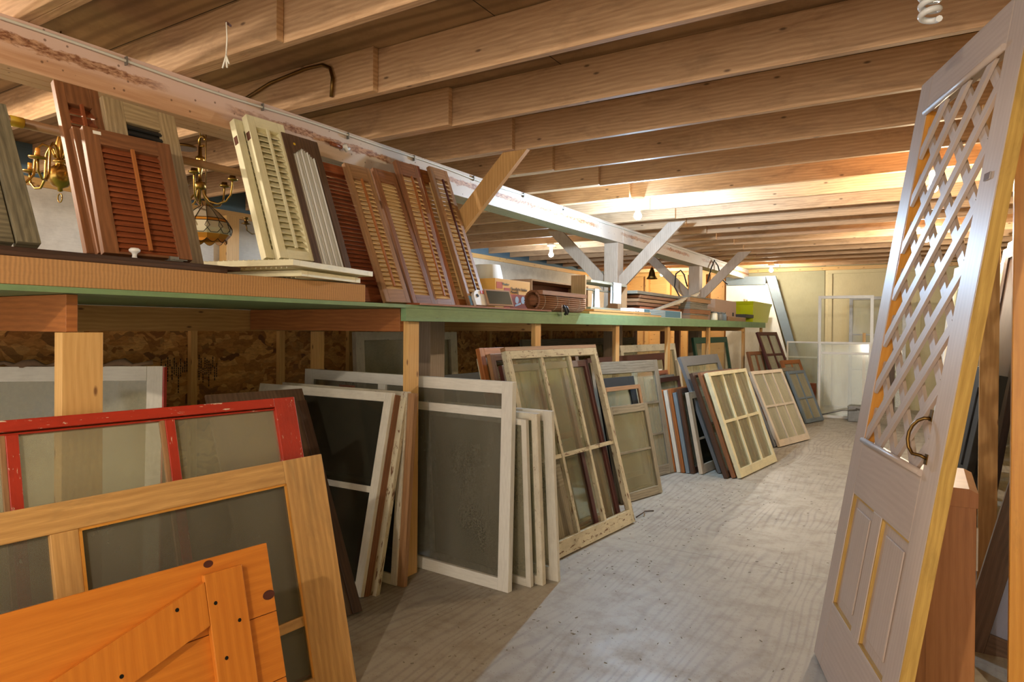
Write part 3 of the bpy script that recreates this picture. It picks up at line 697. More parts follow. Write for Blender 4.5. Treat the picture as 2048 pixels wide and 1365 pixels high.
# upright wooden rack with towels
t = thing('wooden_rack', 'small wooden shelf rack standing on end with white cloths hung on it', 'rack', loc=(-2.95, yx(1158, -2.95), SZ))
MB().box(-.09, .07, 0, .02, 0, .40).build('end_board', 'tanbrown', t, bevel=.002)
for z in (.06, .33): MB().box(-.10, .12, .02, .95, z, z+.022).build('rack_shelf', 'weathered', t)
MB().tube([(.06, .02, .26), (.06, .95, .26)], .01, 8).build('rail', 'greywood', t)
MB().box(-.10, .12, .95, .97, 0, .352).build('end_board', 'tanbrown', t)
def cloth(name, label, x, y, z, w, h):
    mb = MB(); n = 14
    for side in (-1, 1):
        for k in range(n):
            a0, a1 = y+w*k/n, y+w*(k+1)/n; f = lambda q: .006*math.sin(q*90)
            mb.face([(x+side*.018+f(a0), a0, z-h), (x+side*.018+f(a1), a1, z-h), (x+side*.014, a1, z), (x+side*.014, a0, z)], None, 0, True)
    for k in range(n): a0, a1 = y+w*k/n, y+w*(k+1)/n; mb.face([(x-.014, a0, z), (x+.014, a0, z), (x+.014, a1, z), (x-.014, a1, z)], None, 0, True)
    return solid(name, label, 'cloth', mb, 'cloth')
yy0 = yx(1158, -2.95)
cloth('hanging_cloth', 'white cloth hung over the rack nearest the pale square post', -2.83, yy0+.55, SZ+.356, .22, .22)
cloth('hanging_cloth', 'narrow white cloth draped on the lower rail of the rack', -2.89, yy0+.22, SZ+.275, .10, .20)
# flat boards on the edge, strips, louver stack, box, crate stack
for k in range(2): solid('flat_board', ('upper' if k else 'lower')+' pale pine board lying on the shelf in front of the square post', 'board', MB().box(-2.74+.03*k, -2.60, 5.55+.1*k, 7.5-.35*k, SZ+.001+.026*k, SZ+.022+.026*k), 'stud', 'pine boards on the shelf', bevel=.001)
ya, yb = yx(1258, -2.9), yx(1400, -2.9)
for k in range(7):
    solid('stacked_board', 'brown flat shutter, %s in the stack below the farthest braces' % ['lowest', 'second', 'third', 'fourth', 'fifth', 'sixth', 'topmost'][k], 'board', MB().box(-3.12, -2.80, ya+.05*(k % 3), yx(1378)-.12-.08*(k % 2), SZ+.001+.045*k, SZ+.036+.045*k), ['brown', 'tanbrown', 'redbrown', 'brown', 'tanbrown', 'brown', 'greywood'][k], 'stack of flat brown shutters', bevel=.002)
for k in range(4):
    M_ = Matrix.Translation((-2.80+.02*k, ya+.15, SZ+.03+.002*k)) @ Matrix.Rotation(R(90), 4, 'Z') @ Matrix.Rotation(R(-7.5-.6*k), 4, 'Y')
    solid('trim_strip', 'long grey white strip propped on the shutter stack, %s of four' % ['first', 'second', 'third', 'topmost'][k], 'strip', MB().box(0, 2.1, -.02, .02, 0, .02), 'palewood' if k % 2 else 'white', 'grey strips propped on the stack', M=M_)
t = thing('blind_carton', 'long flat blue and white cardboard box on the shelf edge', 'box', loc=(-2.70, yx(1268, -2.6), SZ+.001))
Lb = yx(1365, -2.6)-yx(1268, -2.6)
MB().box(-.05, .09, 0, Lb, 0, .085).build('box_body', 'boxwhite', t); MB().box(.0905, .092, Lb*.2, Lb*.97, .004, .081).build('printed_label', 'boxblue', t)
mb = MB()
for k in range(4): mb.box(.0925, .093, Lb*.3, Lb*.62, .015+.017*k, .021+.017*k)
mb.build('printed_lines', 'boxwhite', t)
text('2 1/2', .05, t, Matrix.Translation((.093, Lb*.04, .02)) @ FX, 'inkblack')
yc0, yc1 = yx(1378, -2.7), yx(1422, -2.7)
for k in range(4):
    z = SZ+.001+.079*k
    M_ = Matrix.Translation((-2.9, yc0, z)) @ Matrix.Rotation(R((1.5, -1, 2, -1)[k]), 4, 'Z')
    t = thing('wooden_crate', 'old weathered flat brown crate, %s of four stacked beside the cardboard carton' % ['lowest', 'second', 'third', 'topmost'][k], 'crate', M_, 'stacked old crates')
    MB().box(-.2, .22, 0, yc1-yc0-.1, .06, .076).build('crate_lid', 'greywood', t); MB().box(-.19, .21, .01, yc1-yc0-.11, 0, .06).build('crate_body', ('tanbrown', 'brown', 'greywood', 'tanbrown')[k], t)
yd0, yd1 = yx(1428, -2.8), yx(1470, -2.8)
t = thing('cardboard_carton', 'cardboard carton with open flaps between the old crates and yellow bin', 'box', loc=(-3.1, yd0, SZ+.001))
Ld = yd1-yd0
MB().box(0, .32, 0, Ld, 0, .34).build('carton_body', 'carton', t, bevel=.003); MB().box(.3205, .322, .2*Ld, .28*Ld, .08, .14).box(.3205, .322, .8*Ld, .88*Ld, .09, .15).build('hand_hole', 'inkblack', t)
MB().box(.10, .12, -.14, 0, .30, .31).build('carton_flap', 'carton', t)
for px, l, mt in ((1432, 'small clear jar standing on the shelf before the cardboard carton', 'milk'), (1442, 'dark lidded jar beside the clear one on the shelf', 'greyplastic'), (1450, 'bluish glass jar, rightmost of the small jars on the shelf', 'bluegray')):
    y = yx(px, -2.65); t = thing('glass_jar', l, 'jar', loc=(-2.68, y, SZ+.001), group='small jars on the shelf')
    MB().lathe([(.05, 0), (.055, .01), (.055, .09), (.04, .11)], 16).build('jar_body', mt, t); MB().lathe([(.045, .11), (.045, .13)], 16).build('lid', 'steel', t)
solid('wood_block', 'flat wooden block lying on the shelf before the yellow bin', 'board', MB().box(-2.78, -2.62, yx(1458, -2.62), yx(1492, -2.62), SZ+.001, SZ+.07), 'tanbrown', bevel=.003)
solid('dark_box', 'small dark grey box leaning against the yellow bin', 'box', MB().box(-2.78, -2.62, yx(1486, -2.66), yx(1503, -2.66), SZ+.072, SZ+.13), 'darkbox', bevel=.003)
ye0, ye1 = yx(1480, -2.8), yx(1524, -2.8)
t = thing('plastic_bin', 'bright yellow plastic bin at the far end of the shelf', 'bin', loc=(-2.80, (ye0+ye1)/2, SZ+.001))
mb = MB(); a, b = .19, (ye1-ye0)/2*.82
def ring(s_, z): return [(-a*s_, -b*s_, z), (a*s_, -b*s_, z), (a*s_, b*s_, z), (-a*s_, b*s_, z)]
lo_, hi_ = ring(.86, 0), ring(1.06, .36); li_, hi2 = ring(.83, .01), ring(1.02, .36)
for k in range(4): mb.face([lo_[k], lo_[(k+1) % 4], hi_[(k+1) % 4], hi_[k]]); mb.face([li_[k], hi2[k], hi2[(k+1) % 4], li_[(k+1) % 4]]); mb.face([hi_[k], hi_[(k+1) % 4], hi2[(k+1) % 4], hi2[k]])
mb.face(lo_[::-1]); mb.face(li_); mb.build('bin_body', 'yellowplastic', t)
r1, r2 = ring(1.06, .31), ring(1.12, .37); mb = MB()
for k in range(4): mb.face([r1[k], r1[(k+1) % 4], r2[(k+1) % 4], r2[k]])
mb.build('bin_rim', 'yellowplastic', t)
t = thing('clamp', 'grey blue hand clamp standing behind the yellow bin', 'tool', loc=(-3.05, yx(1490, -3.05), SZ+.001))
MB().box(-.03, .03, -.03, .03, 0, .33).build('tool_body', 'bluegray', t); MB().box(-.02, .02, .04, .1, 0, .46).build('tool_handle', 'greywood', t); MB().box(-.02, .02, -.06, .12, .43, .47).build('tool_head', 'palewood', t)
# wire basket + bell lamp + others left of the beam
t = thing('wire_basket', 'wire basket standing far behind the beam near the bell shade', 'basket', loc=(-4.3, 11.4, 1.72))
mb = MB()
for k in range(10): mb.tube([(0, k*.09, 0), (0, k*.09, .2), (0, k*.09+.03, .22)], .005, 5)
mb.tube([(0, 0, .03), (0, .85, .03)], .005, 5); mb.build('wires', 'blackmetal', t)
solid('storage_table', 'wooden counter behind the beam carrying the wire basket', 'table', MB().box(-4.7, -4.15, 9.0, 13.4, 1.64, 1.72).box(-4.6, -4.5, 9.1, 9.2, 0, 1.64).box(-4.6, -4.5, 13.2, 13.3, 0, 1.64).box(-4.3, -4.2, 13.2, 13.3, 0, 1.64).box(-4.3, -4.2, 10.8, 10.9, 0, 1.64), 'brown')
p = atY(1304, 545, 11.5)
t = thing('pendant_lamp', 'small dark bell shaped pendant shade hanging beyond the middle post', 'pendant lamp', loc=tuple(p))
MB().lathe([(.02, .08), (.03, .06), (.05, 0), (.06, -.06), (.10, -.12), (.095, -.12), (.055, -.055), (.02, .05)], 20).build('bell_shade', 'olddbrass', t)
MB().tube([(0, 0, .08), (0, 0, ZT-.001-p.z)], .006, 6).build('hanging_rod', 'blackmetal', t)

# ------------------------------------------------------------------ chandeliers and glass lamp hung left of the beam
def scurve(a, r0, r1, zd, zu, n=18):
    o = []
    for k in range(n+1):
        s_ = k/n; r = r0+(r1-r0)*s_; z = -zd*math.sin(math.pi*s_)**1.0*(1-.25*s_)+zu*s_**2.2
        o.append((r*math.cos(a), r*math.sin(a), z))
    return o
p = atX(120, 395, -3.75)
cx, cy = p.x, p.y
t = thing('brass_chandelier', 'brass chandelier with a large polished ball and curved arms, at left', 'chandelier', loc=(cx, cy, 2.20))
MB().lathe([(.0, -.06), (.012, -.055), (.012, -.04), (.035, -.03), (.055, 0), (.058, .025), (.05, .055), (.025, .075), (.02, .085), (.035, .09), (.03, .10), (.012, .11), (.02, .14), (.026, .17), (.015, .21), (.01, .26)], 24, (0, 0, .03)).build('body_ball', 'brass', t)
MB().tube(arc((0, 0, -.06), .022, 0, 360, ((1, 0, 0), (0, 0, 1)), 20), .003, 6).build('pull_ring', 'brass', t)
for k in range(6):
    a = R(60*k+12)
    pts = [(r*math.cos(a), r*math.sin(a), z) for r, z in ((.02, .14), (.04, .19), (.075, .20), (.10, .17), (.105, .11), (.11, .04), (.14, .0), (.18, .0), (.215, .03), (.22, .08))]
    sm = []
    for i in range(len(pts)-1):
        for q in range(3): sm.append(tuple(Vector(pts[i]).lerp(Vector(pts[i+1]), q/3)))
    sm.append(pts[-1]); ar = MB().tube(sm, .006, 8).build('curved_arm', 'brass', t)
    MB().lathe([(.008, 0), (.035, .006), (.04, .014), (.012, .018), (.012, .022)], 16, (.22*math.cos(a), .22*math.sin(a), .08)).build('drip_cup', 'brass', ar)
    MB().lathe([(.010, 0), (.010, .035)], 10, (.22*math.cos(a), .22*math.sin(a), .10)).build('candle_sleeve', 'amber', ar)
MB().tube([(0, 0, .28), (0, 0, ZT-.001-2.20)], .004, 6).build('hanging_rod', 'brass', t)
p = atX(400, 350, -3.75)
t = thing('brass_chandelier', 'brass chandelier with five upturned arms above the stained glass lamp', 'chandelier', loc=(p.x, p.y, 2.35))
MB().lathe([(.006, -.12), (.006, -.03), (.03, -.028), (.036, -.02), (.036, .01), (.03, .015), (.012, .02), (.009, .06), (.02, .12), (.028, .15), (.028, .165), (.012, .175), (.01, .24)], 20).build('stem', 'brass', t)
for k in range(5):
    a = R(72*k+30)
    pts = [(r*math.cos(a), r*math.sin(a), z) for r, z in ((.02, -.02), (.03, -.06), (.06, -.10), (.11, -.115), (.16, -.10), (.19, -.06), (.2, 0), (.2, .02))]
    sm = []
    for i in range(len(pts)-1):
        for q in range(3): sm.append(tuple(Vector(pts[i]).lerp(Vector(pts[i+1]), q/3)))
    sm.append(pts[-1]); ar = MB().tube(sm, .006, 8).build('curved_arm', 'brass', t)
    MB().lathe([(.008, 0), (.03, .006), (.034, .016), (.02, .02), (.018, .035)], 16, (.2*math.cos(a), .2*math.sin(a), .02)).build('drip_cup', 'brass', ar)
MB().tube([(0, 0, .24), (0, 0, ZT-.001-2.35)], .004, 6).build('hanging_rod', 'brass', t)
MB().tube(arc((.02, 0, .26), .03, 0, 300, ((1, 0, 0), (0, 0, 1)), 16), .008, 8).build('hook', 'brass', t)
MB().lathe([(.07, 0), (.07, .015), (.02, .03)], 20, (-.02, -.09, .20)).build('ceiling_canopy', 'olddbrass', t)
p = atX(411, 450, -3.9)
t = thing('stained_glass_lamp', 'stained glass hanging lamp with amber and milky panels', 'pendant lamp', loc=(p.x, p.y, p.z-.09))
prof = [(.062, .235), (.035, .205), (.075, .175), (.125, .125), (.138, .105), (.158, .06), (.150, .025), (.125, -.005)]
NS = 12; mb = MB()
mats = ['amberdark', 'milkgrey', 'amber', 'milk', 'milk', 'amber']
for i in range(len(prof)-1):
    (r0, z0), (r1, z1) = prof[i], prof[i+1]
    for k in range(NS):
        a0, a1 = 2*math.pi*k/NS, 2*math.pi*(k+1)/NS
        mi = {0: 0, 1: 1, 2: 1, 3: 2, 4: 3, 5: 3, 6: 5}[i]
        mb.face([(r0*math.cos(a0), r0*math.sin(a0), z0), (r1*math.cos(a0), r1*math.sin(a0), z1), (r1*math.cos(a1), r1*math.sin(a1), z1), (r0*math.cos(a1), r0*math.sin(a1), z0)], None, mi)
        if i == 6:
            c_ = [(.125*math.cos(a0+(a1-a0)*q/6), .125*math.sin(a0+(a1-a0)*q/6), -.005-.022*math.sin(math.pi*q/6)) for q in range(7)]; mb.face(c_, None, 5)
mb.build('glass_shade', mats, t)
mb = MB()
for k in range(NS):
    a0, a1 = 2*math.pi*k/NS, 2*math.pi*(k+1)/NS
    mb.tube([(r*1.01*math.cos(a0), r*1.01*math.sin(a0), z) for r, z in prof[:5]], .0022, 5)
    q = [(.140, .103, a0), (.157, .07, a0+.09), (.158, .055, a0), (.157, .07, a0-.09)]
    mb.tube([(r*math.cos(a), r*math.sin(a), z) for r, z, a in q+[q[0]]], .002, 5)
    mb.tube([(.158*math.cos(a0), .158*math.sin(a0), .055), (.152*math.cos(a0+.13), .152*math.sin(a0+.13), .03), (.152*math.cos(a1-.13), .152*math.sin(a1-.13), .03), (.158*math.cos(a1), .158*math.sin(a1), .055)], .002, 5)
    mb.tube([(.127*math.cos(a0+(a1-a0)*u/6), .127*math.sin(a0+(a1-a0)*u/6), -.005-.022*math.sin(math.pi*u/6)) for u in range(7)], .002, 5)
for r, z in (prof[0], prof[3], prof[4]): mb.tube([(r*math.cos(2*math.pi*k/NS), r*math.sin(2*math.pi*k/NS), z) for k in range(NS+1)], .0025, 5)
mb.build('lead_came', 'lead', t)
MB().tube([(0, 0, .2), (0, 0, ZT-.001-(p.z-.09))], .004, 6).build('chain', 'olddbrass', t)
p = atX(492, 450, -4.2)
t = thing('wall_sconce', 'small brass candle sconce beside the stained glass lamp', 'sconce', loc=tuple(p))
MB().lathe([(.006, 0), (.035, .005), (.03, .012), (.014, .015), (.014, .045), (.026, .05), (.01, .055)], 14).build('candle_cup', 'olddbrass', t)
MB().tube([(0, 0, 0), (0, .01, -.04), (0, .05, -.06), (0, .12, -.05), (0, .14, ZT-.001-p.z)], .005, 6).build('curved_arm', 'olddbrass', t)
p = atX(144, 487, -3.6)
solid('decorated_tile', 'small black and white patterned tile leaning behind the left shutters', 'tile', MB().box(0, .09, 0, .01, 0, .05), 'darkbox', M=PM(p.x, p.y-.05, 60, 20, SZ))
# rooms parts left of beam: post and cabinets, shelves
solid('corner_post', 'pine post standing against the white wall under the stained glass lamp', 'post', MB().box(XL+.01, XL+.13, 4.35, 4.5, 0, 2.64), 'newpine')
for (y0, y1, z1, mt, l) in ((8.4, 10.0, 2.25, 'brown', 'brown open cabinet against the left wall beneath the cool bulb'), (10.1, 12.4, 2.35, 'tanbrown', 'tan open cabinet farther along the left wall')):
    t = thing('storage_cabinet', l, 'cabinet', loc=(XL+.01, y0, 0)); L = y1-y0
    for yq in (0, L-.03): MB().box(0, .45, yq, yq+.03, 0, z1).build('side_panel', mt, t)
    for z in (.05, .9, 1.75, z1-.03): MB().box(0, .45, .03, L-.03, z, z+.03).build('cabinet_shelf', mt, t)
    MB().box(0, .012, .03, L-.03, .08, z1-.03).build('back_panel', 'maroon', t)
for k, (y, z) in enumerate(((6.2, 0), (7.1, 0))):
    solid('blue_board', ('nearer' if k == 0 else 'farther')+' pale blue panel standing against the left wall', 'panel', MB().box(XL+.005, XL+.05, y, y+.75, 0, 2.3), 'wallblue', 'blue panels on the left wall', bevel=.003)

# ================================================================== FLOOR ROW, LEFT (near to far)
G = 'window sashes leaning along the shelf'
# orange plank door lying on its side
M_ = PM(-1.892, -.413, 83.1, 16.4, th=.06)
t = thing('plank_door', 'orange varnished plank door with a diagonal brace, nearest thing at lower left', 'door', M_)
Wd, Hd = 1.9, .78
for k, (a, b) in enumerate(((0, .17), (.172, .345), (.347, .555), (.557, .78))):
    MB().box(0, Wd, .022, .045, a, b).build('plank', 'orange', t, bevel=.002)
def L2(px, py, Mx):   # point where the sight line meets a panel's front plane, in panel coordinates
    Mi = Mx.inverted(); o = Mi @ CAM; d = (Mi.to_3x3() @ ray(px, py)); s_ = -o.y/d.y; q = o+d*s_; return q.x, q.z
bx0, bz1 = L2(410, 1165, M_); bx1, _ = L2(485, 1135, M_)
MB().box(bx0, bx1, 0, .021, .05, Hd-.045).build('end_batten', 'orange', t, bevel=.003)
MB().box(.15, .15+bx1-bx0, 0, .021, .05, Hd-.045).build('end_batten', 'orange', t, bevel=.003)
a1_ = Hd-.07; q0 = L2(265, 1365, M_); q1 = L2(413, 1255, M_)
sl = (q1[1]-q0[1])/(q1[0]-q0[0]); xr = bx0-.002; zb = q1[1]; zt = bz1
xl_ = .35; mb = MB(); dz = sl*(xr-xl_)
mb.prism([(xl_, max(.05, zb-dz)), (xr, zb), (xr, zt), (xl_+.0, max(.16, zt-dz*.93))], 0, .0212); mb.build('diagonal_brace', 'orange', t, bevel=.003)
mb = MB()
for px, py in ((431, 1207), (479, 1241), (453, 1317), (354, 1221), (243, 1354)):
    a, b = L2(px, py, M_)
    for k in range(10):
        u0, u1 = 2*math.pi*k/10, 2*math.pi*(k+1)/10; mb.face([(a, -.001, b), (a+.006*math.cos(u0), -.0012, b+.006*math.sin(u0)), (a+.006*math.cos(u1), -.0012, b+.006*math.sin(u1))])
mb.build('screw', 'blackmetal', t)
mb = MB()
for px, py, r in ((423, 1128, .016), (545, 1190, .022)):
    a, b = L2(px, py, M_); a = min(a, Wd-.02)
    for k in range(14):
        u0, u1 = 2*math.pi*k/14, 2*math.pi*(k+1)/14; mb.face([(a, .0213, b), (a+r*math.cos(u0), .0212, b+r*.7*math.sin(u0)), (a+r*math.cos(u1), .0212, b+r*.7*math.sin(u1))])
mb.build('wood_knot', 'maroon', t)
# pine screen door
M_ = PM(-2.124, .035, 86.3, 14.3, th=.03); Wd, Hd = 2.0, .965
t = thing('screen_door', 'natural pine screen door lying on its side behind the orange door', 'screen door', M_)
ix1, iz1 = L2(572, 968, M_); m0, _ = L2(100, 1075, M_); m1_, _ = L2(158, 1062, M_); _, rz0 = L2(590, 1262, M_); _, rz1 = L2(590, 1240, M_)
MB().box(ix1, Wd, 0, .03, 0, Hd).build('wide_stile', 'pinedoor', t, bevel=.003); MB().box(0, .12, 0, .03, 0, Hd).build('wide_stile', 'pinedoor', t, bevel=.003)
MB().box(.12, ix1, 0, .03, iz1, Hd).build('top_rail', 'pinedoor', t, bevel=.003); MB().box(.12, ix1, 0, .03, 0, .11).build('bottom_rail', 'pinedoor', t, bevel=.003)
MB().box(m0, m1_, 0, .029, .11, iz1).build('mid_stile', 'pinedoor', t, bevel=.003)
MB().box(m1_, ix1, .004, .026, rz0, rz1).build('cross_bar', 'pinedoor', t, bevel=.002)
MB().box(.12, ix1, .016, .018, .11, iz1).build('insect_screen', 'screen', t)
mb = MB()
for (a, b, c_, d, z0, z1) in ((m1_, m1_+.008, 0, .006, .11, iz1), (ix1-.008, ix1, 0, .006, .11, iz1)): mb.box(a, b, -.002, .004, z0, z1)
mb.box(m1_, ix1, -.002, .004, iz1-.008, iz1); mb.build('molding', 'orangeedge', t)
# red sash with three muntins
M_ = PM(-2.31, .20, 81.1, 17.6, th=.05); Wd, Hd = 1.8, 1.226
t = thing('red_window_sash', 'long red painted window sash standing behind the pine screen door', 'window sash', M_)
zi = L2(340, 840, M_)[1]; xi = L2(556, 850, M_)[0]
MB().box(xi, Wd, 0, .035, 0, Hd-.001).build('stile', 'red', t, bevel=.003); MB().box(0, .09, 0, .035, 0, Hd-.001).build('stile', 'red', t, bevel=.003)
MB().box(.09, xi, .006, .035, zi, Hd-.045).build('top_rail', 'red', t, bevel=.003); MB().box(.09, xi, 0, .035, Hd-.04, Hd-.001).build('top_rail', 'red', t, bevel=.003); MB().box(.09, xi, 0, .035, 0, .09).build('bottom_rail', 'red', t, bevel=.003)
for px, py in ((30, 930), (346, 880)):
    x = L2(px, py, M_)[0]; MB().box(x-.02, x+.016, 0, .03, .09, zi).build('muntin_bar', 'red', t, bevel=.002); lab(MB().box(x-.034, x-.0205, .004, .028, .09, zi).build('putty_line', 'tanbrown', t), 'bare wood putty line')
x = L2(30, 930, M_)[0]*2-L2(346, 880, M_)[0]
MB().box(.09, xi, .02, .0225, .09, zi).build('glass_panes', 'pane', t)
lab(MB().box(0, Wd+.015, .036, .05, 0, Hd+.003).build('backing_frame', 'pinedoor', t), 'pine coloured frame edge') if False else None
mb = MB()
for a, b, c_, d in ((Wd-.05, Wd+.02, 0, Hd+.004), (0, Wd-.05, Hd-.05, Hd+.004)): mb.box(a, b, .0365, .052, c_, d)
lab(mb.build('backing_strip', 'pinedoor', t), 'bare pine strip behind the red paint')
# dark brown board behind
t = thing('leaning_board', 'dark brown worn wooden board leaning behind the end of the red sash', 'board', PM(-2.60, 2.02, 79, 28.4, th=.02))
MB().box(0, .556, 0, .02, 0, 1.28).build('board', 'walnut', t, bevel=.003)
MB().box(.50, .556, -.01, 0, 0, 1.2).build('edge_batten', 'darkbrown', t, bevel=.002)
# white window with mud nests along its top
M_ = PM(-3.97, 1.30, 44, 3, th=.05)
t = sash('window_sash', 'white window with lumpy brown mud along its top, left under the shelf', 'window sash', M_, .93, 1.285, 'white', pane='panedusty', sw=.075, th=.05, group=G)
mb = MB().tube([(.02+.045*k, .02+.01*math.sin(k*1.7), 1.295+.012*math.sin(k*2.1)) for k in range(20)], [.016+.007*math.sin(k*1.3) for k in range(20)], 8)
lab(mb.build('mud_crust', 'mud', t), 'lumpy brown mud crust'); lab(MB().box(.930, .9375, 0, .05, 0, 1.28).build('red_edge', 'red', t), 'edge with red peeling paint')
# two dark storm windows
M_ = PM(-3.76, 2.661, 1.3, 12.8, th=.05)
t = sash('storm_window', 'white framed storm window with dark glass leaning left of the shelf post', 'window sash', M_, 1.141, 1.133, 'white', rows=2, rowpos=[.50], mw=.035, sw=.055, th=.028, pane='panedark', group=G)
lab(MB().box(1.075, 1.145, .029, .075, 0, 1.125).build('back_stile', 'brown', t), 'brown worn stile'); lab(MB().box(1.105, 1.185, .0755, .105, 0, 1.118).build('back_stile', 'whitepeel2', t), 'flaking weathered stile')
M_ = PM(-3.70, 2.955, -1.3, 4.3, th=.04)
t = sash('storm_window', 'second dark glass storm window between the first one and the shelf post', 'window sash', M_, 1.12, 1.117, 'whitepeel', rows=2, sw=.045, th=.035, pane='panedark', group=G)
lab(MB().box(1.121, 1.17, .01, .04, 0, 1.11).build('side_strip', 'tanbrown', t), 'tan wooden side strip'); lab(MB().box(.55, .66, .0, .03, 1.118, 1.13).build('latch', 'rust', t), 'rusty latch')
# large white window behind the post
M_ = PM(-3.809, 3.298, -3.2, 1.4, th=.04)
t = sash('storm_window', 'largest white storm window, crossing behind the orange pine shelf post', 'window sash', M_, 1.827, 1.19, 'cleanwhite', cols=2, colpos=[.42], mw=.07, sw=.075, tr=.07, br=.07, th=.04, pane='screen', group=G)
MB().box(.87, 1.75, .012, .034, .98, 1.03).build('meeting_rail', 'cleanwhite', t)
M_ = PM(-2.714, 3.41, -5.3, -3.7, th=.03)
t = sash('storm_window', 'white screened window standing just right behind the largest white window', 'window sash', M_, .80, .978, 'white', sw=.035, th=.028, pane='screenfine', group=G)
M_ = PM(-2.70, 3.455, -4, -4.5, th=.03)
sash('storm_window', 'cream peeling window edge between the screened window and wide white one', 'window sash', M_, .83, 1.01, 'whitepeel', sw=.04, th=.035, pane='pane', group=G)
M_ = PM(-2.624, 3.515, -1.2, -5.5, th=.03)
sash('storm_window', 'rightmost white window of the pale group, with a broad stile', 'window sash', M_, .80, 1.022, 'white', sw=.06, th=.028, pane='screenfine', group=G)
# tall sash behind, against the back wall
M_ = PM(-3.9, 4.15, 60, 5, th=.05)
pA = atX(725, 660, -3.85); pB = atX(928, 655, -3.6)
M_ = PM(pA.x, pA.y, math.degrees(math.atan2(pB.y-pA.y, pB.x-pA.x)), 4, th=.05); Wt = math.hypot(pB.x-pA.x, pB.y-pA.y)
sash('window_sash', 'tall peeling white sash at the back wall, seen on both sides of the shelf post', 'window sash', M_, Wt, 1.455, 'whitepeel', sw=.08, tr=.07, th=.06, pane='panedusty', group=G)
# --- multi-light weathered sash stack
A0 = dict(phi=84.3, tilt=15.2)
def off(x, y, phi, d): p_ = R(phi); return x-d*math.sin(p_), y+d*math.cos(p_)
M_ = PM(-2.0, 3.709, 84.3, 15.2, th=.05)
t = sash('window_sash', 'large flaking white six-light sash at the front of the weathered stack', 'window sash', M_, 1.183, 1.379, 'whitepeel2', cols=3, rows=2, rowpos=[.43], mw=.028, sw=.05, tr=.055, br=.10, th=.042, pane='paneclear', skip=((0, 0), (1, 0), (2, 0), (2, 1)), group=G)
lab(MB().box(0, 1.183, .0, .042, 1.3795, 1.405).build('cap_board', 'tanbrown', t), 'bare wood top board')
for k, (d, dy, H_, mt, cols, rows, l, w_) in enumerate(((.075, .02, 1.28, 'maroon', 3, 1, 'dark red sash directly behind the flaking six-light sash', 1.1), (.125, -.02, 1.36, 'tanbrown', 4, 1, 'weathered brown sash third in the flaking stack', 1.1), (.175, -.06, 1.40, 'orangebrown', 3, 2, 'orange brown sash fourth in the flaking stack', 1.12), (.225, .0, 1.33, 'whitepeel2', 3, 2, 'peeling white sash at the very back of the flaking stack', 1.15))):
    x, y = off(-2.0, 3.709+dy, 84.3, d)
    sash('window_sash', l, 'window sash', PM(x, y, 84.3, 15.0+k*.2, th=.04), w_, H_, mt, cols=cols, rows=rows, colpos=[[.38, .7], [.2, .45, .8], [.3, .6], [.33, .66]][k], mw=.045, sw=.05, th=.035, pane='paneclear' if k in (0, 3) else None, group=G)
x, y = off(-2.0, 3.95, 84.3, .05)
t = thing('oval_hole_board', 'narrow grey board with an oval hole behind the flaking six-light sash', 'board', PM(x, y, 84.3, 15.2, th=.02))
ho = [(.105+.05*math.cos(R(a)), .62+.14*math.sin(R(a))) for a in range(0, 360, 15)]
mb = MB(); outer = []
for a in range(0, 360, 15):
    c_, s_ = math.cos(R(a)), math.sin(R(a)); k_ = 1/max(abs(c_), abs(s_)); outer.append((.105+.105*c_*k_, .62+.22*s_*k_))
n = 24
for i in range(n):
    j = (i+1) % n
    for yq in (0, .015): mb.face([(ho[i][0], yq, ho[i][1]), (ho[j][0], yq, ho[j][1]), (outer[j][0], yq, outer[j][1]), (outer[i][0], yq, outer[i][1])])
    mb.face([(ho[i][0], 0, ho[i][1]), (ho[i][0], .015, ho[i][1]), (ho[j][0], .015, ho[j][1]), (ho[j][0], 0, ho[j][1])])
mb.box(0, .21, 0, .015, 0, .40).box(0, .21, 0, .015, .84, .95); mb.build('board', 'weathered', t)
solid('wood_scrap', 'small pine offcut lying at the foot of the flaking sash', 'wood scrap', MB().box(0, .16, 0, .05, 0, .025), 'orangeedge', M=Matrix.Translation((-1.99, 3.52, .0)) @ Matrix.Rotation(R(68), 4, 'Z'))
# next group
sash('window_sash', 'sash with a dark blue-black painted wide frame', 'window sash', PM(-2.29, 5.52, 79.1, 12.7, th=.04), .60, 1.057, 'navy', sw=.10, tr=.12, th=.028, pane='paneclear', group=G)
sash('window_sash', 'tan-edged sash right behind the small cracked one', 'window sash', PM(-2.245, 5.50, 79.1, 12.2, th=.03), .61, .98, 'tanbrown', sw=.04, th=.02, pane=None, group=G)
t = sash('window_sash', 'small weathered sash with cracked glass in front of the dark blue one', 'window sash', PM(-2.16, 5.33, 76.5, 12.4, th=.04), .60, .824, 'weathered', rows=2, mw=.018, sw=.055, tr=.07, th=.034, pane='pane', group=G)
sash('window_sash', 'thin second sash behind the cracked one', 'window sash', PM(-2.205, 5.36, 77, 12.2, th=.04), .60, .81, 'greywood', sw=.055, th=.03, pane='pane', group=G)
sash('window_sash', 'tall weathered three-light sash right of the dark blue one', 'window sash', PM(-2.49, 5.75, 75, 11, th=.04), 1.10, 1.185, 'greywood', rows=3, mw=.02, sw=.075, tr=.12, th=.034, pane='pane', group=G)
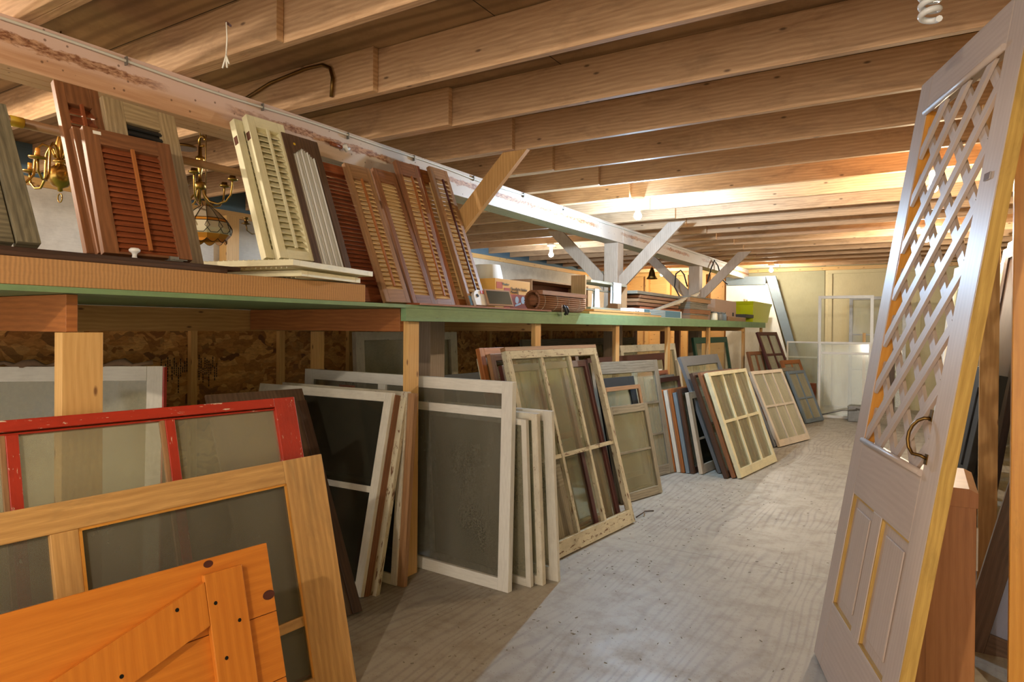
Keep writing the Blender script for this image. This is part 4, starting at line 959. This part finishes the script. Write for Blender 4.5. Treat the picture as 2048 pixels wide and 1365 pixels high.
# edge-on stack
cols_ = [('whitepeel', 1.04), ('redbrown', 1.03), ('weathered', .98), ('maroon', .96)]
for k, (mt, h) in enumerate(cols_):
    yy = 6.62+.05*k
    sash('window_sash', '%s sash edge, %s of the thin ones after the tall three-light sash' % (('peeling white', 'red brown', 'grey', 'maroon')[k], ('first', 'second', 'third', 'fourth')[k]), 'window sash', PM(-2.50+.05*k, yy+.2, 84, 9.5, th=.04), .7, h, mt, sw=.05, th=.034, pane='pane', group=G)
cs = [('orangebrown', .86), ('white', .86), ('orangebrown', .87), ('bluegray', .84), ('darkbrown', .88)]
for k, (mt, h) in enumerate(cs):
    sash('window_sash', '%s sash, %s in the short upright stack before the cream six-light sash' % (('orange brown', 'white edged', 'bright orange', 'blue grey', 'dark brown')[k], ('first', 'second', 'third', 'fourth', 'fifth')[k]), 'window sash', PM(-2.20+.047*k, 6.83+.005*k, 84, 10.8, th=.04), .72, h, mt, sw=.045, th=.036, pane='pane', group=G)
sash('window_sash', 'brown edged two-light sash at the front of the short upright stack', 'window sash', PM(-1.93, 6.88, 83.3, 11.1, th=.04), .72, .846, 'palewood', cols=1, rows=2, rowpos=[.38], sw=.07, th=.04, pane='panedark', group=G)
# cream six-light group
sash('window_sash', 'grey weathered tall frame leaning highest behind the cream six-light sash', 'window sash', PM(-1.78, 7.02, 86, 21, th=.04), 1.2, 1.27, 'slate', sw=.10, tr=.11, th=.036, pane='pane', group=G)
sash('window_sash', 'dark brown sash second behind the cream six-light sash', 'window sash', PM(-1.665, 6.82, 83.5, 20.2, th=.04), 1.10, 1.10, 'darkbrown', cols=3, rows=2, sw=.05, th=.04, pane='pane', group=G)
sash('window_sash', 'brown edged sash immediately behind the cream six-light sash', 'window sash', PM(-1.605, 6.87, 83, 19.8, th=.04), 1.12, 1.10, 'brown', cols=3, rows=2, sw=.05, th=.035, pane=None, group=G)
sash('window_sash', 'cream painted six-light sash leaning out into the aisle', 'window sash', PM(-1.544, 6.887, 82.9, 19.4, th=.045), 1.128, 1.097, 'sashcream', cols=3, rows=2, rowpos=[.5], mw=.03, sw=.055, tr=.04, br=.085, th=.042, pane='pane', group=G)
# next six light
for k in (2, 1):
    sash('window_sash', ('rear' if k == 2 else 'middle')+' dark edged sash behind the grey-white six-light sash', 'window sash', PM(-1.545-.06*k, 8.98-.02*k, 75.4, 23.6, th=.04), .92, 1.0, ('', 'slate', 'greywood')[k], cols=3, rows=2, sw=.05, th=.04, pane=None, group=G)
sash('window_sash', 'grey-white six-light sash, second large one leaning into the aisle', 'window sash', PM(-1.545, 8.999, 75.4, 23.6, th=.04), .922, 1.019, 'palewood', cols=3, rows=2, rowpos=[.5], mw=.03, sw=.055, tr=.045, br=.085, th=.038, pane='panedusty', group=G)
sash('window_sash', 'grey four-light sash behind the farthest aisle sash', 'window sash', PM(-1.72, 11.3, 72.8, 22.8, th=.04), .70, .93, 'greywood', cols=2, rows=2, mw=.03, sw=.06, th=.038, pane='panedusty', group=G)
sash('window_sash', 'farthest sash leaning into the aisle, four-light with blue-grey edges', 'window sash', PM(-1.582, 11.517, 72.8, 22.8, th=.04), .619, .877, 'bluegray', cols=2, rows=2, rowpos=[.45], mw=.03, sw=.05, th=.035, pane='panedusty', group=G)
sash('window_sash', 'small brown sash with three upright lights behind the grey-white one', 'window sash', PM(-2.20, 11.40, 75.6, 15, th=.04), .76, 1.16, 'brown', cols=3, rows=1, mw=.05, sw=.06, th=.04, pane='panedusty', group=G)
sash('window_sash', 'tall dark red four-light sash leaning at the far end of the row', 'window sash', PM(-1.905, 11.76, 76.1, 20.5, th=.04), .754, 1.541, 'maroon', cols=2, rows=4, mw=.04, sw=.06, th=.04, pane='panedusty', group=G)
sash('window_sash', 'orange brown low sash in front of the tall dark red one', 'window sash', PM(-1.755, 12.1, 74, 20, th=.04), .70, 1.02, 'orangebrown', cols=2, rows=2, sw=.07, th=.04, pane='panedusty', group=G)
# frames under the far part of the shelf, leaning on the back wall
for (x, y, w_, h, mt, c_, r_, pn, l) in (
  (-3.55, 6.3, 3.1, 1.38, 'greywood', 3, 2, 'pane', 'long grey window unit leaning at the back under the shelf'),
  (-3.25, 5.2, 2.3, 1.14, 'weathered', 1, 1, 'pane', 'weathered wide frame under the shelf behind the three-light sash'),
  (-2.93, 6.6, 2.3, 1.18, 'maroon', 1, 1, 'panedusty', 'dark maroon door lying on its side under the shelf'),
  (-2.95, 7.6, 1.9, 1.30, 'whitepeel', 1, 2, 'pane', 'peeling white frame under the shelf behind the grey tall frame'),
  (-2.85, 9.4, 1.25, 1.06, 'white', 2, 1, 'pane', 'white frame under the shelf left of the green one'),
  (-2.75, 10.0, 1.75, 1.38, 'darkgreen', 1, 1, 'paneclear', 'dark green framed window under the far end of the shelf'),
  (-3.3, 4.2, .95, 1.10, 'blackpaint', 2, 1, 'panedark', 'black framed window low at the back under the shelf')):
    sash('window_frame', l, 'window frame', PM(x, y, 88, 9, th=.04), w_, h, mt, cols=c_, rows=r_, sw=.08, tr=.09, mw=.04, th=.04, pane=pn, group='frames leaning under the shelf')

# ================================================================== FAR END
t = sash('storm_door', 'tall white two-part screen door standing at the far wall', 'screen door', PM(-1.60, 12.75, 2, 3.0, th=.04), .86, 2.10, 'cleanwhite', rows=2, rowpos=[.60], mw=.03, sw=.05, th=.035, pane=None)
for k, (a, b) in enumerate(((.10, 1.22), (1.22, 2.05))): pass
sash('storm_window', 'white half-height screen leaning in front of the tall white screen door', 'window sash', PM(-1.56, 12.55, 2, 3.5, th=.03), .80, 1.30, 'cleanwhite', rows=2, rowpos=[.87], mw=.04, sw=.035, th=.028, pane='plastic')
sash('storm_door', 'silver framed storm door leaning in the far doorway', 'storm door', PM(-1.25, 14.3, 0, 4, th=.03), .95, 2.15, 'steel', rows=3, sw=.06, th=.03, pane='plastic')
solid('brown_board', 'dark brown board standing upright at the far wall right of the doors', 'board', MB().box(-.62, -.47, 14.12, 14.16, 0, 2.35), 'walnut')
solid('short_stick', 'short pale stick standing behind the white screen door', 'stick', MB().box(-.98, -.93, 13.9, 13.95, 0, 1.45), 'newpine')
sash('storm_window', 'low white screen standing left of the tall screen door', 'window sash', PM(-2.25, 13.6, 0, 3, th=.03), .62, 1.28, 'cleanwhite', sw=.03, th=.025, pane='plastic')
sash('storm_window', 'wide short white screen behind the dark red sashes at the far wall', 'window sash', PM(-2.9, 14.1, 0, 3, th=.03), 1.2, .98, 'cleanwhite', rows=1, sw=.03, th=.025, pane='plastic')
t = thing('framed_screen', 'big white panel in a slanting blue-grey frame leaning at the far end', 'panel', loc=(0, 14.2, 0))
TRp = atY(1545, 552, 14.2); BRp = atY(1612, 805, 14.2); TLp = atY(1452, 562, 14.2)
MB().prism([(TLp.x, .0), (BRp.x-.1, .0), (TRp.x-.1, TRp.z-.15), (TLp.x, TRp.z-.15)], .02, .04).build('white_infill', 'cleanwhite', t)
MB().prism([(BRp.x-.02, 0), (BRp.x+.12, 0), (TRp.x+.06, TRp.z), (TRp.x-.13, TRp.z)], -.02, .05).build('stile', 'bluegray', t, bevel=.003)
MB().prism([(TLp.x, TRp.z-.17), (TRp.x-.13, TRp.z-.17), (TRp.x-.13, TRp.z), (TLp.x, TRp.z)], -.01, .045).build('top_rail', 'bluegray', t, bevel=.003)
# metal box with red-handled lever
t = thing('metal_box', 'grey metal jointed box with a red-gripped lever on the floor at the far end', 'tool', loc=(-1.05, 12.25, 0))
MB().box(-.02, .38, 0, .12, 0, .26).build('steel_box', 'steel', t, bevel=.01)
MB().tube([(.12, -.02, .2), (-.1, -.02, .18), (-.5, -.1, .06)], .012, 8).build('lever', 'steel', t); lab(MB().tube([(-.48, -.095, .065), (-.68, -.13, .02)], .022, 8).build('grip', 'redplastic', t), 'red grip')
MB().tube([(.1, -.02, .22), (.2, -.02, .2), (.42, -.02, .15)], .014, 8).build('arm', 'steel', t)
solid('brick_stack', 'reddish wooden crate on the floor left of the white screen door', 'crate', MB().box(-1.88, -1.66, 13.0, 13.2, 0, .5).box(-1.92, -1.64, 12.94, 13.0, .35, .55), 'redbrown')

# ================================================================== RIGHT SIDE
LM = PM(-.425, 3.373, -71.4, 9.3, th=.045); LW, LH = .962, 2.624
t = thing('lattice_door', 'tall pale wood door with a diagonal lattice upper half, leaning at right', 'door', LM)
sl0 = L2(1717, 880, LM)[0]; xin = .125
zlo = L2(1722, 878, LM)[1]; zhi = L2(1850, 225, LM)[1]
zr2 = L2(1705, 985, LM)[1]; zr1 = L2(1665, 1207, LM)[1]
sw_ = .135
def st(x0, x1, z0, z1, nm): 
    o = MB().box(x0, x1, 0, .045, z0, z1).build(nm, 'washed', t, bevel=.003); return o
st(0, sw_, 0, LH, 'stile'); st(LW-sw_, LW, 0, LH, 'stile')
st(sw_, LW-sw_, zhi, LH, 'top_rail'); st(sw_, LW-sw_, zr2, zlo, 'lock_rail'); st(sw_, LW-sw_, 0, zr1, 'bottom_rail')
xm = LW/2; st(xm-.05, xm+.05, zr1, zr2, 'mullion')
for a, b in ((sw_, xm-.05), (xm+.05, LW-sw_)):
    MB().box(a, b, .016, .03, zr1, zr2).build('recessed_panel', 'washed', t)
    MB().box(a+.05, b-.05, .009, .016, zr1+.05, zr2-.05).build('raised_field', 'washed', t, bevel=.004)
    mb = MB()
    for (p_, q_, r_, s_) in ((a, a+.008, zr1, zr2), (b-.008, b, zr1, zr2), (a, b, zr1, zr1+.008), (a, b, zr2-.008, zr2)): mb.box(p_, q_, .004, .016, r_, s_)
    lab(mb.build('panel_molding', 'yellowedge', t), 'bare yellow wood molding')
# rounded moldings around lattice
MB().tube([(sw_, -.004, zhi-.008), (LW-sw_, -.004, zhi-.008)], .012, 8).build('molding', 'washed', t)
MB().tube([(sw_, -.004, zlo+.0), (LW-sw_, -.004, zlo+.0)], .012, 8).build('molding', 'washed', t)
x0, x1, z0, z1 = sw_, LW-sw_, zlo, zhi
def clipline(cx_, cz_, dx, dz):
    ts = []
    for (lo2, hi2_, c_, d_) in ((x0, x1, cx_, dx), (z0, z1, cz_, dz)):
        a, b = (lo2-c_)/d_, (hi2_-c_)/d_; ts.append((min(a, b), max(a, b)))
    a, b = max(ts[0][0], ts[1][0]), min(ts[0][1], ts[1][1])
    return None if b-a < .05 else ((cx_+dx*a, cz_+dz*a), (cx_+dx*b, cz_+dz*b))
for dx, yq, zi, lw in ((1, .010, 2.335, .042), (-1, .024, 2.725, .042)):
    for i in range(-4, 14):
        c_ = clipline(.2, zi-i*.2035, dx*1.0, 1.0)
        if c_:
            (a, b), (c2, d2) = c_
            MB().bar((a, yq, b), (c2, yq, d2), lw, .0125, up=(0, -1, 0)).build('lattice_slat', 'washed', t)
for a in (sw_, LW-sw_):
    lab(MB().box(a-.002, a+.006 if a < .5 else a+.002, .003, .044, z0, z1).build('inner_edge', 'orangeedge', t), 'bare orange wood inner edge')
lab(MB().box(LW+.0002, LW+.004, .001, .044, 0, LH).build('edge_strip', 'yellowedge', t), 'bare yellowish wood edge')
# pull handle and hinge
hx, hz = L2(1862, 838, LM); hx2, hz2 = L2(1853, 918, LM)
MB().tube([(hx, -.002, hz), (hx-.008, -.018, hz-.003), (hx-.018, -.032, hz-.015), (hx-.028, -.042, hz-.035), (hx-.033, -.047, hz-.06), (hx-.032, -.047, hz-.085), (hx-.026, -.042, hz-.11), (hx-.015, -.03, (hz-.13)), (hx2-.006, -.016, hz2+.006), (hx2, -.002, hz2)], [.006]*10, 8).build('pull_handle', 'olddbrass', t)
MB().box(hx-.012, hx+.012, -.003, 0, hz-.01, hz+.03).box(hx2-.012, hx2+.012, -.003, 0, hz2-.02, hz2+.015).build('handle_plate', 'olddbrass', t)
hx, hz = L2(1980, 352, LM)
MB().box(hx-.03, hx+.012, -.006, .0, hz-.012, hz+.012).build('hinge_leaf', 'chrome', t, bevel=.001)
# posts of the right hand rack
solid('rack_post', 'nearest upright orange pine board at the right edge of the picture', 'post', MB().box(.262, .42, 2.93, 2.97, 0, ZJ-.001), 'orangeedge', 'posts of the right rack', bevel=.003)
solid('rack_post', 'brown knotty upright post behind the edge of the lattice door', 'post', MB().box(.258, .345, 4.5, 4.54, 0, ZJ-.001), 'stud', 'posts of the right rack', bevel=.002)
for k, y in enumerate((7.5, 10.5)): solid('rack_post', ('nearer' if k == 0 else 'farther')+' pale rack post seen through the lattice holes', 'post', MB().box(.72, .81, y, y+.04, 0, ZJ-.001), 'stud', 'posts of the right rack')
# brown paneled door behind lattice door
t = thing('brown_cabinet', 'plain orange brown cabinet standing behind the lattice door', 'cabinet', loc=(-.115, 3.22, 0))
MB().box(0, .295, 0, .44, 0, .80).build('cabinet_body', 'cabbrown', t, bevel=.003)
MB().box(0, .295, -.012, .0, 0, .80).build('front_panel', 'cabbrown', t, bevel=.002); MB().box(.13, .165, -.018, -.0122, 0, .80).build('center_batten', 'cabbrown', t)
MB().prism([(-.005, .801), (.30, .801), (.30, .86), (.27, .875), (-.005, .875)], -.02, .45).build('cabinet_top', 'cabbrown', t, bevel=.002)
lab(MB().box(.296, .302, .0, .012, .55, .72).build('white_strip', 'white', t), 'short white strip')
# leaning things on the right
def leaner(label, x, y, phi, tilt, w, h, mt, name='leaning_door', cat='door', th=.04, group='doors leaning in the right rack', panels=True, inner=None, z=0):
    t = thing(name, label, cat, PM(x, y, phi, tilt, z, th=th), group)
    if not panels: MB().box(0, w, 0, th, 0, h).build('board', mt, t, bevel=.003); return t
    for x0_ in (0, w-.1): MB().box(x0_, x0_+.1, 0, th, 0, h).build('stile', mt, t, bevel=.003)
    for z0_ in (0, h*.45, h-.12): MB().box(.1, w-.1, 0, th, z0_, z0_+.12).build('rail', mt, t)
    MB().box(.1, w-.1, th*.3, th*.7, .12, h-.12).build('door_panel', inner or mt, t); return t
t = leaner('dark brown framed door with a pale lavender panel leaning steeply behind the orange post', .0, 0, 0, 0, .75, 1.3, 'walnut', inner='lavender')
t.matrix_world = PM(.145, 3.8, 0, 2, 0, 13.5, .04)
leaner('black narrow shutter leaning right of the lattice door behind the brown cabinet', .05, 4.9, -80, 10, .25, 1.30, 'blackpaint', name='black_shutter', cat='shutter')
leaner('second black shutter directly behind the first one', .11, 4.94, -80, 10, .25, 1.26, 'blackpaint', name='black_shutter', cat='shutter')
leaner('white stile of a door standing behind the black shutters', .12, 5.75, -84, 4, .6, 1.75, 'whitepeel')
leaner('grey peeling shutter leaning against the yellowish right wall', .52, 5.3, -82, 14, .5, 2.3, 'greypeel')
leaner('second grey peeling shutter leaning before the yellowish wall', .60, 5.9, -82, 15, .5, 2.45, 'greypeel')
leaner('third and darkest grey shutter at the yellowish wall', .46, 5.0, -82, 12, .4, 1.6, 'blackpaint')
leaner('long weathered white board rising behind the lattice door edge', .50, 6.5, -80, 15, .14, 2.5, 'greypeel', panels=False, name='leaning_board', cat='board')
for k, (mt, l) in enumerate((('walnut', 'dark walnut door, nearest of those seen through the lattice'), ('white', 'white edged door behind the dark walnut one'), ('redbrown', 'red brown door seen through the lattice'), ('darkbrown', 'darkest door seen through the lattice'), ('cleanwhite', 'bright white door far behind the lattice'), ('walnut', 'walnut door farthest but one behind the lattice'), ('brown', 'brown door farthest back behind the lattice'))):
    leaner(l, .20+.02*k, 5.9+1.05*k, -84, 8+.8*(k % 3), .80, 2.15+.06*(k % 2), mt)
sash('window_sash', 'low dark sash poking out from behind the lattice door at floor level', 'window sash', PM(-.37, 4.85, -70, 12, th=.03), .5, .62, 'walnut', sw=.05, th=.03, pane='paneclear')
for k in range(2): sash('storm_door', ('first' if k == 0 else 'second')+' thin white framed glass door seen as bright lines through the lattice', 'storm door', PM(.0+.02*k, 6.9+1.6*k, -80, 6, th=.03), .75, 2.05, 'cleanwhite', sw=.05, th=.03, pane='paneclear')

# ------------------------------------------------------------------ loose dust bits and splinters on the floor
mb = MB()
for k in range(700):
    if rnd.random() < .6: x, y = rnd.gauss(-1.75, .35), rnd.uniform(2.2, 9.5)
    else: x, y = rnd.uniform(-2.3, -.4), rnd.uniform(2, 13)
    a = rnd.uniform(0, math.pi); l = rnd.uniform(.002, .009); w = rnd.uniform(.001, .003)
    mb.box(-l, l, -w, w, 0, .002, Matrix.Translation((x, y, .0005)) @ Matrix.Rotation(a, 4, 'Z'))
o = mb.build('floor_debris', 'greywood'); tag(o, 'small dark wood splinters and dust scattered on the floor', 'debris', None, 'stuff')
solid('twig', 'small bent dark twig lying on the floor near the cracked sash', 'twig', MB().tube([(-1.93, 5.02, .006), (-1.90, 5.12, .03), (-1.93, 5.2, .012), (-1.88, 5.28, .006)], .005, 6), 'darkbrown')
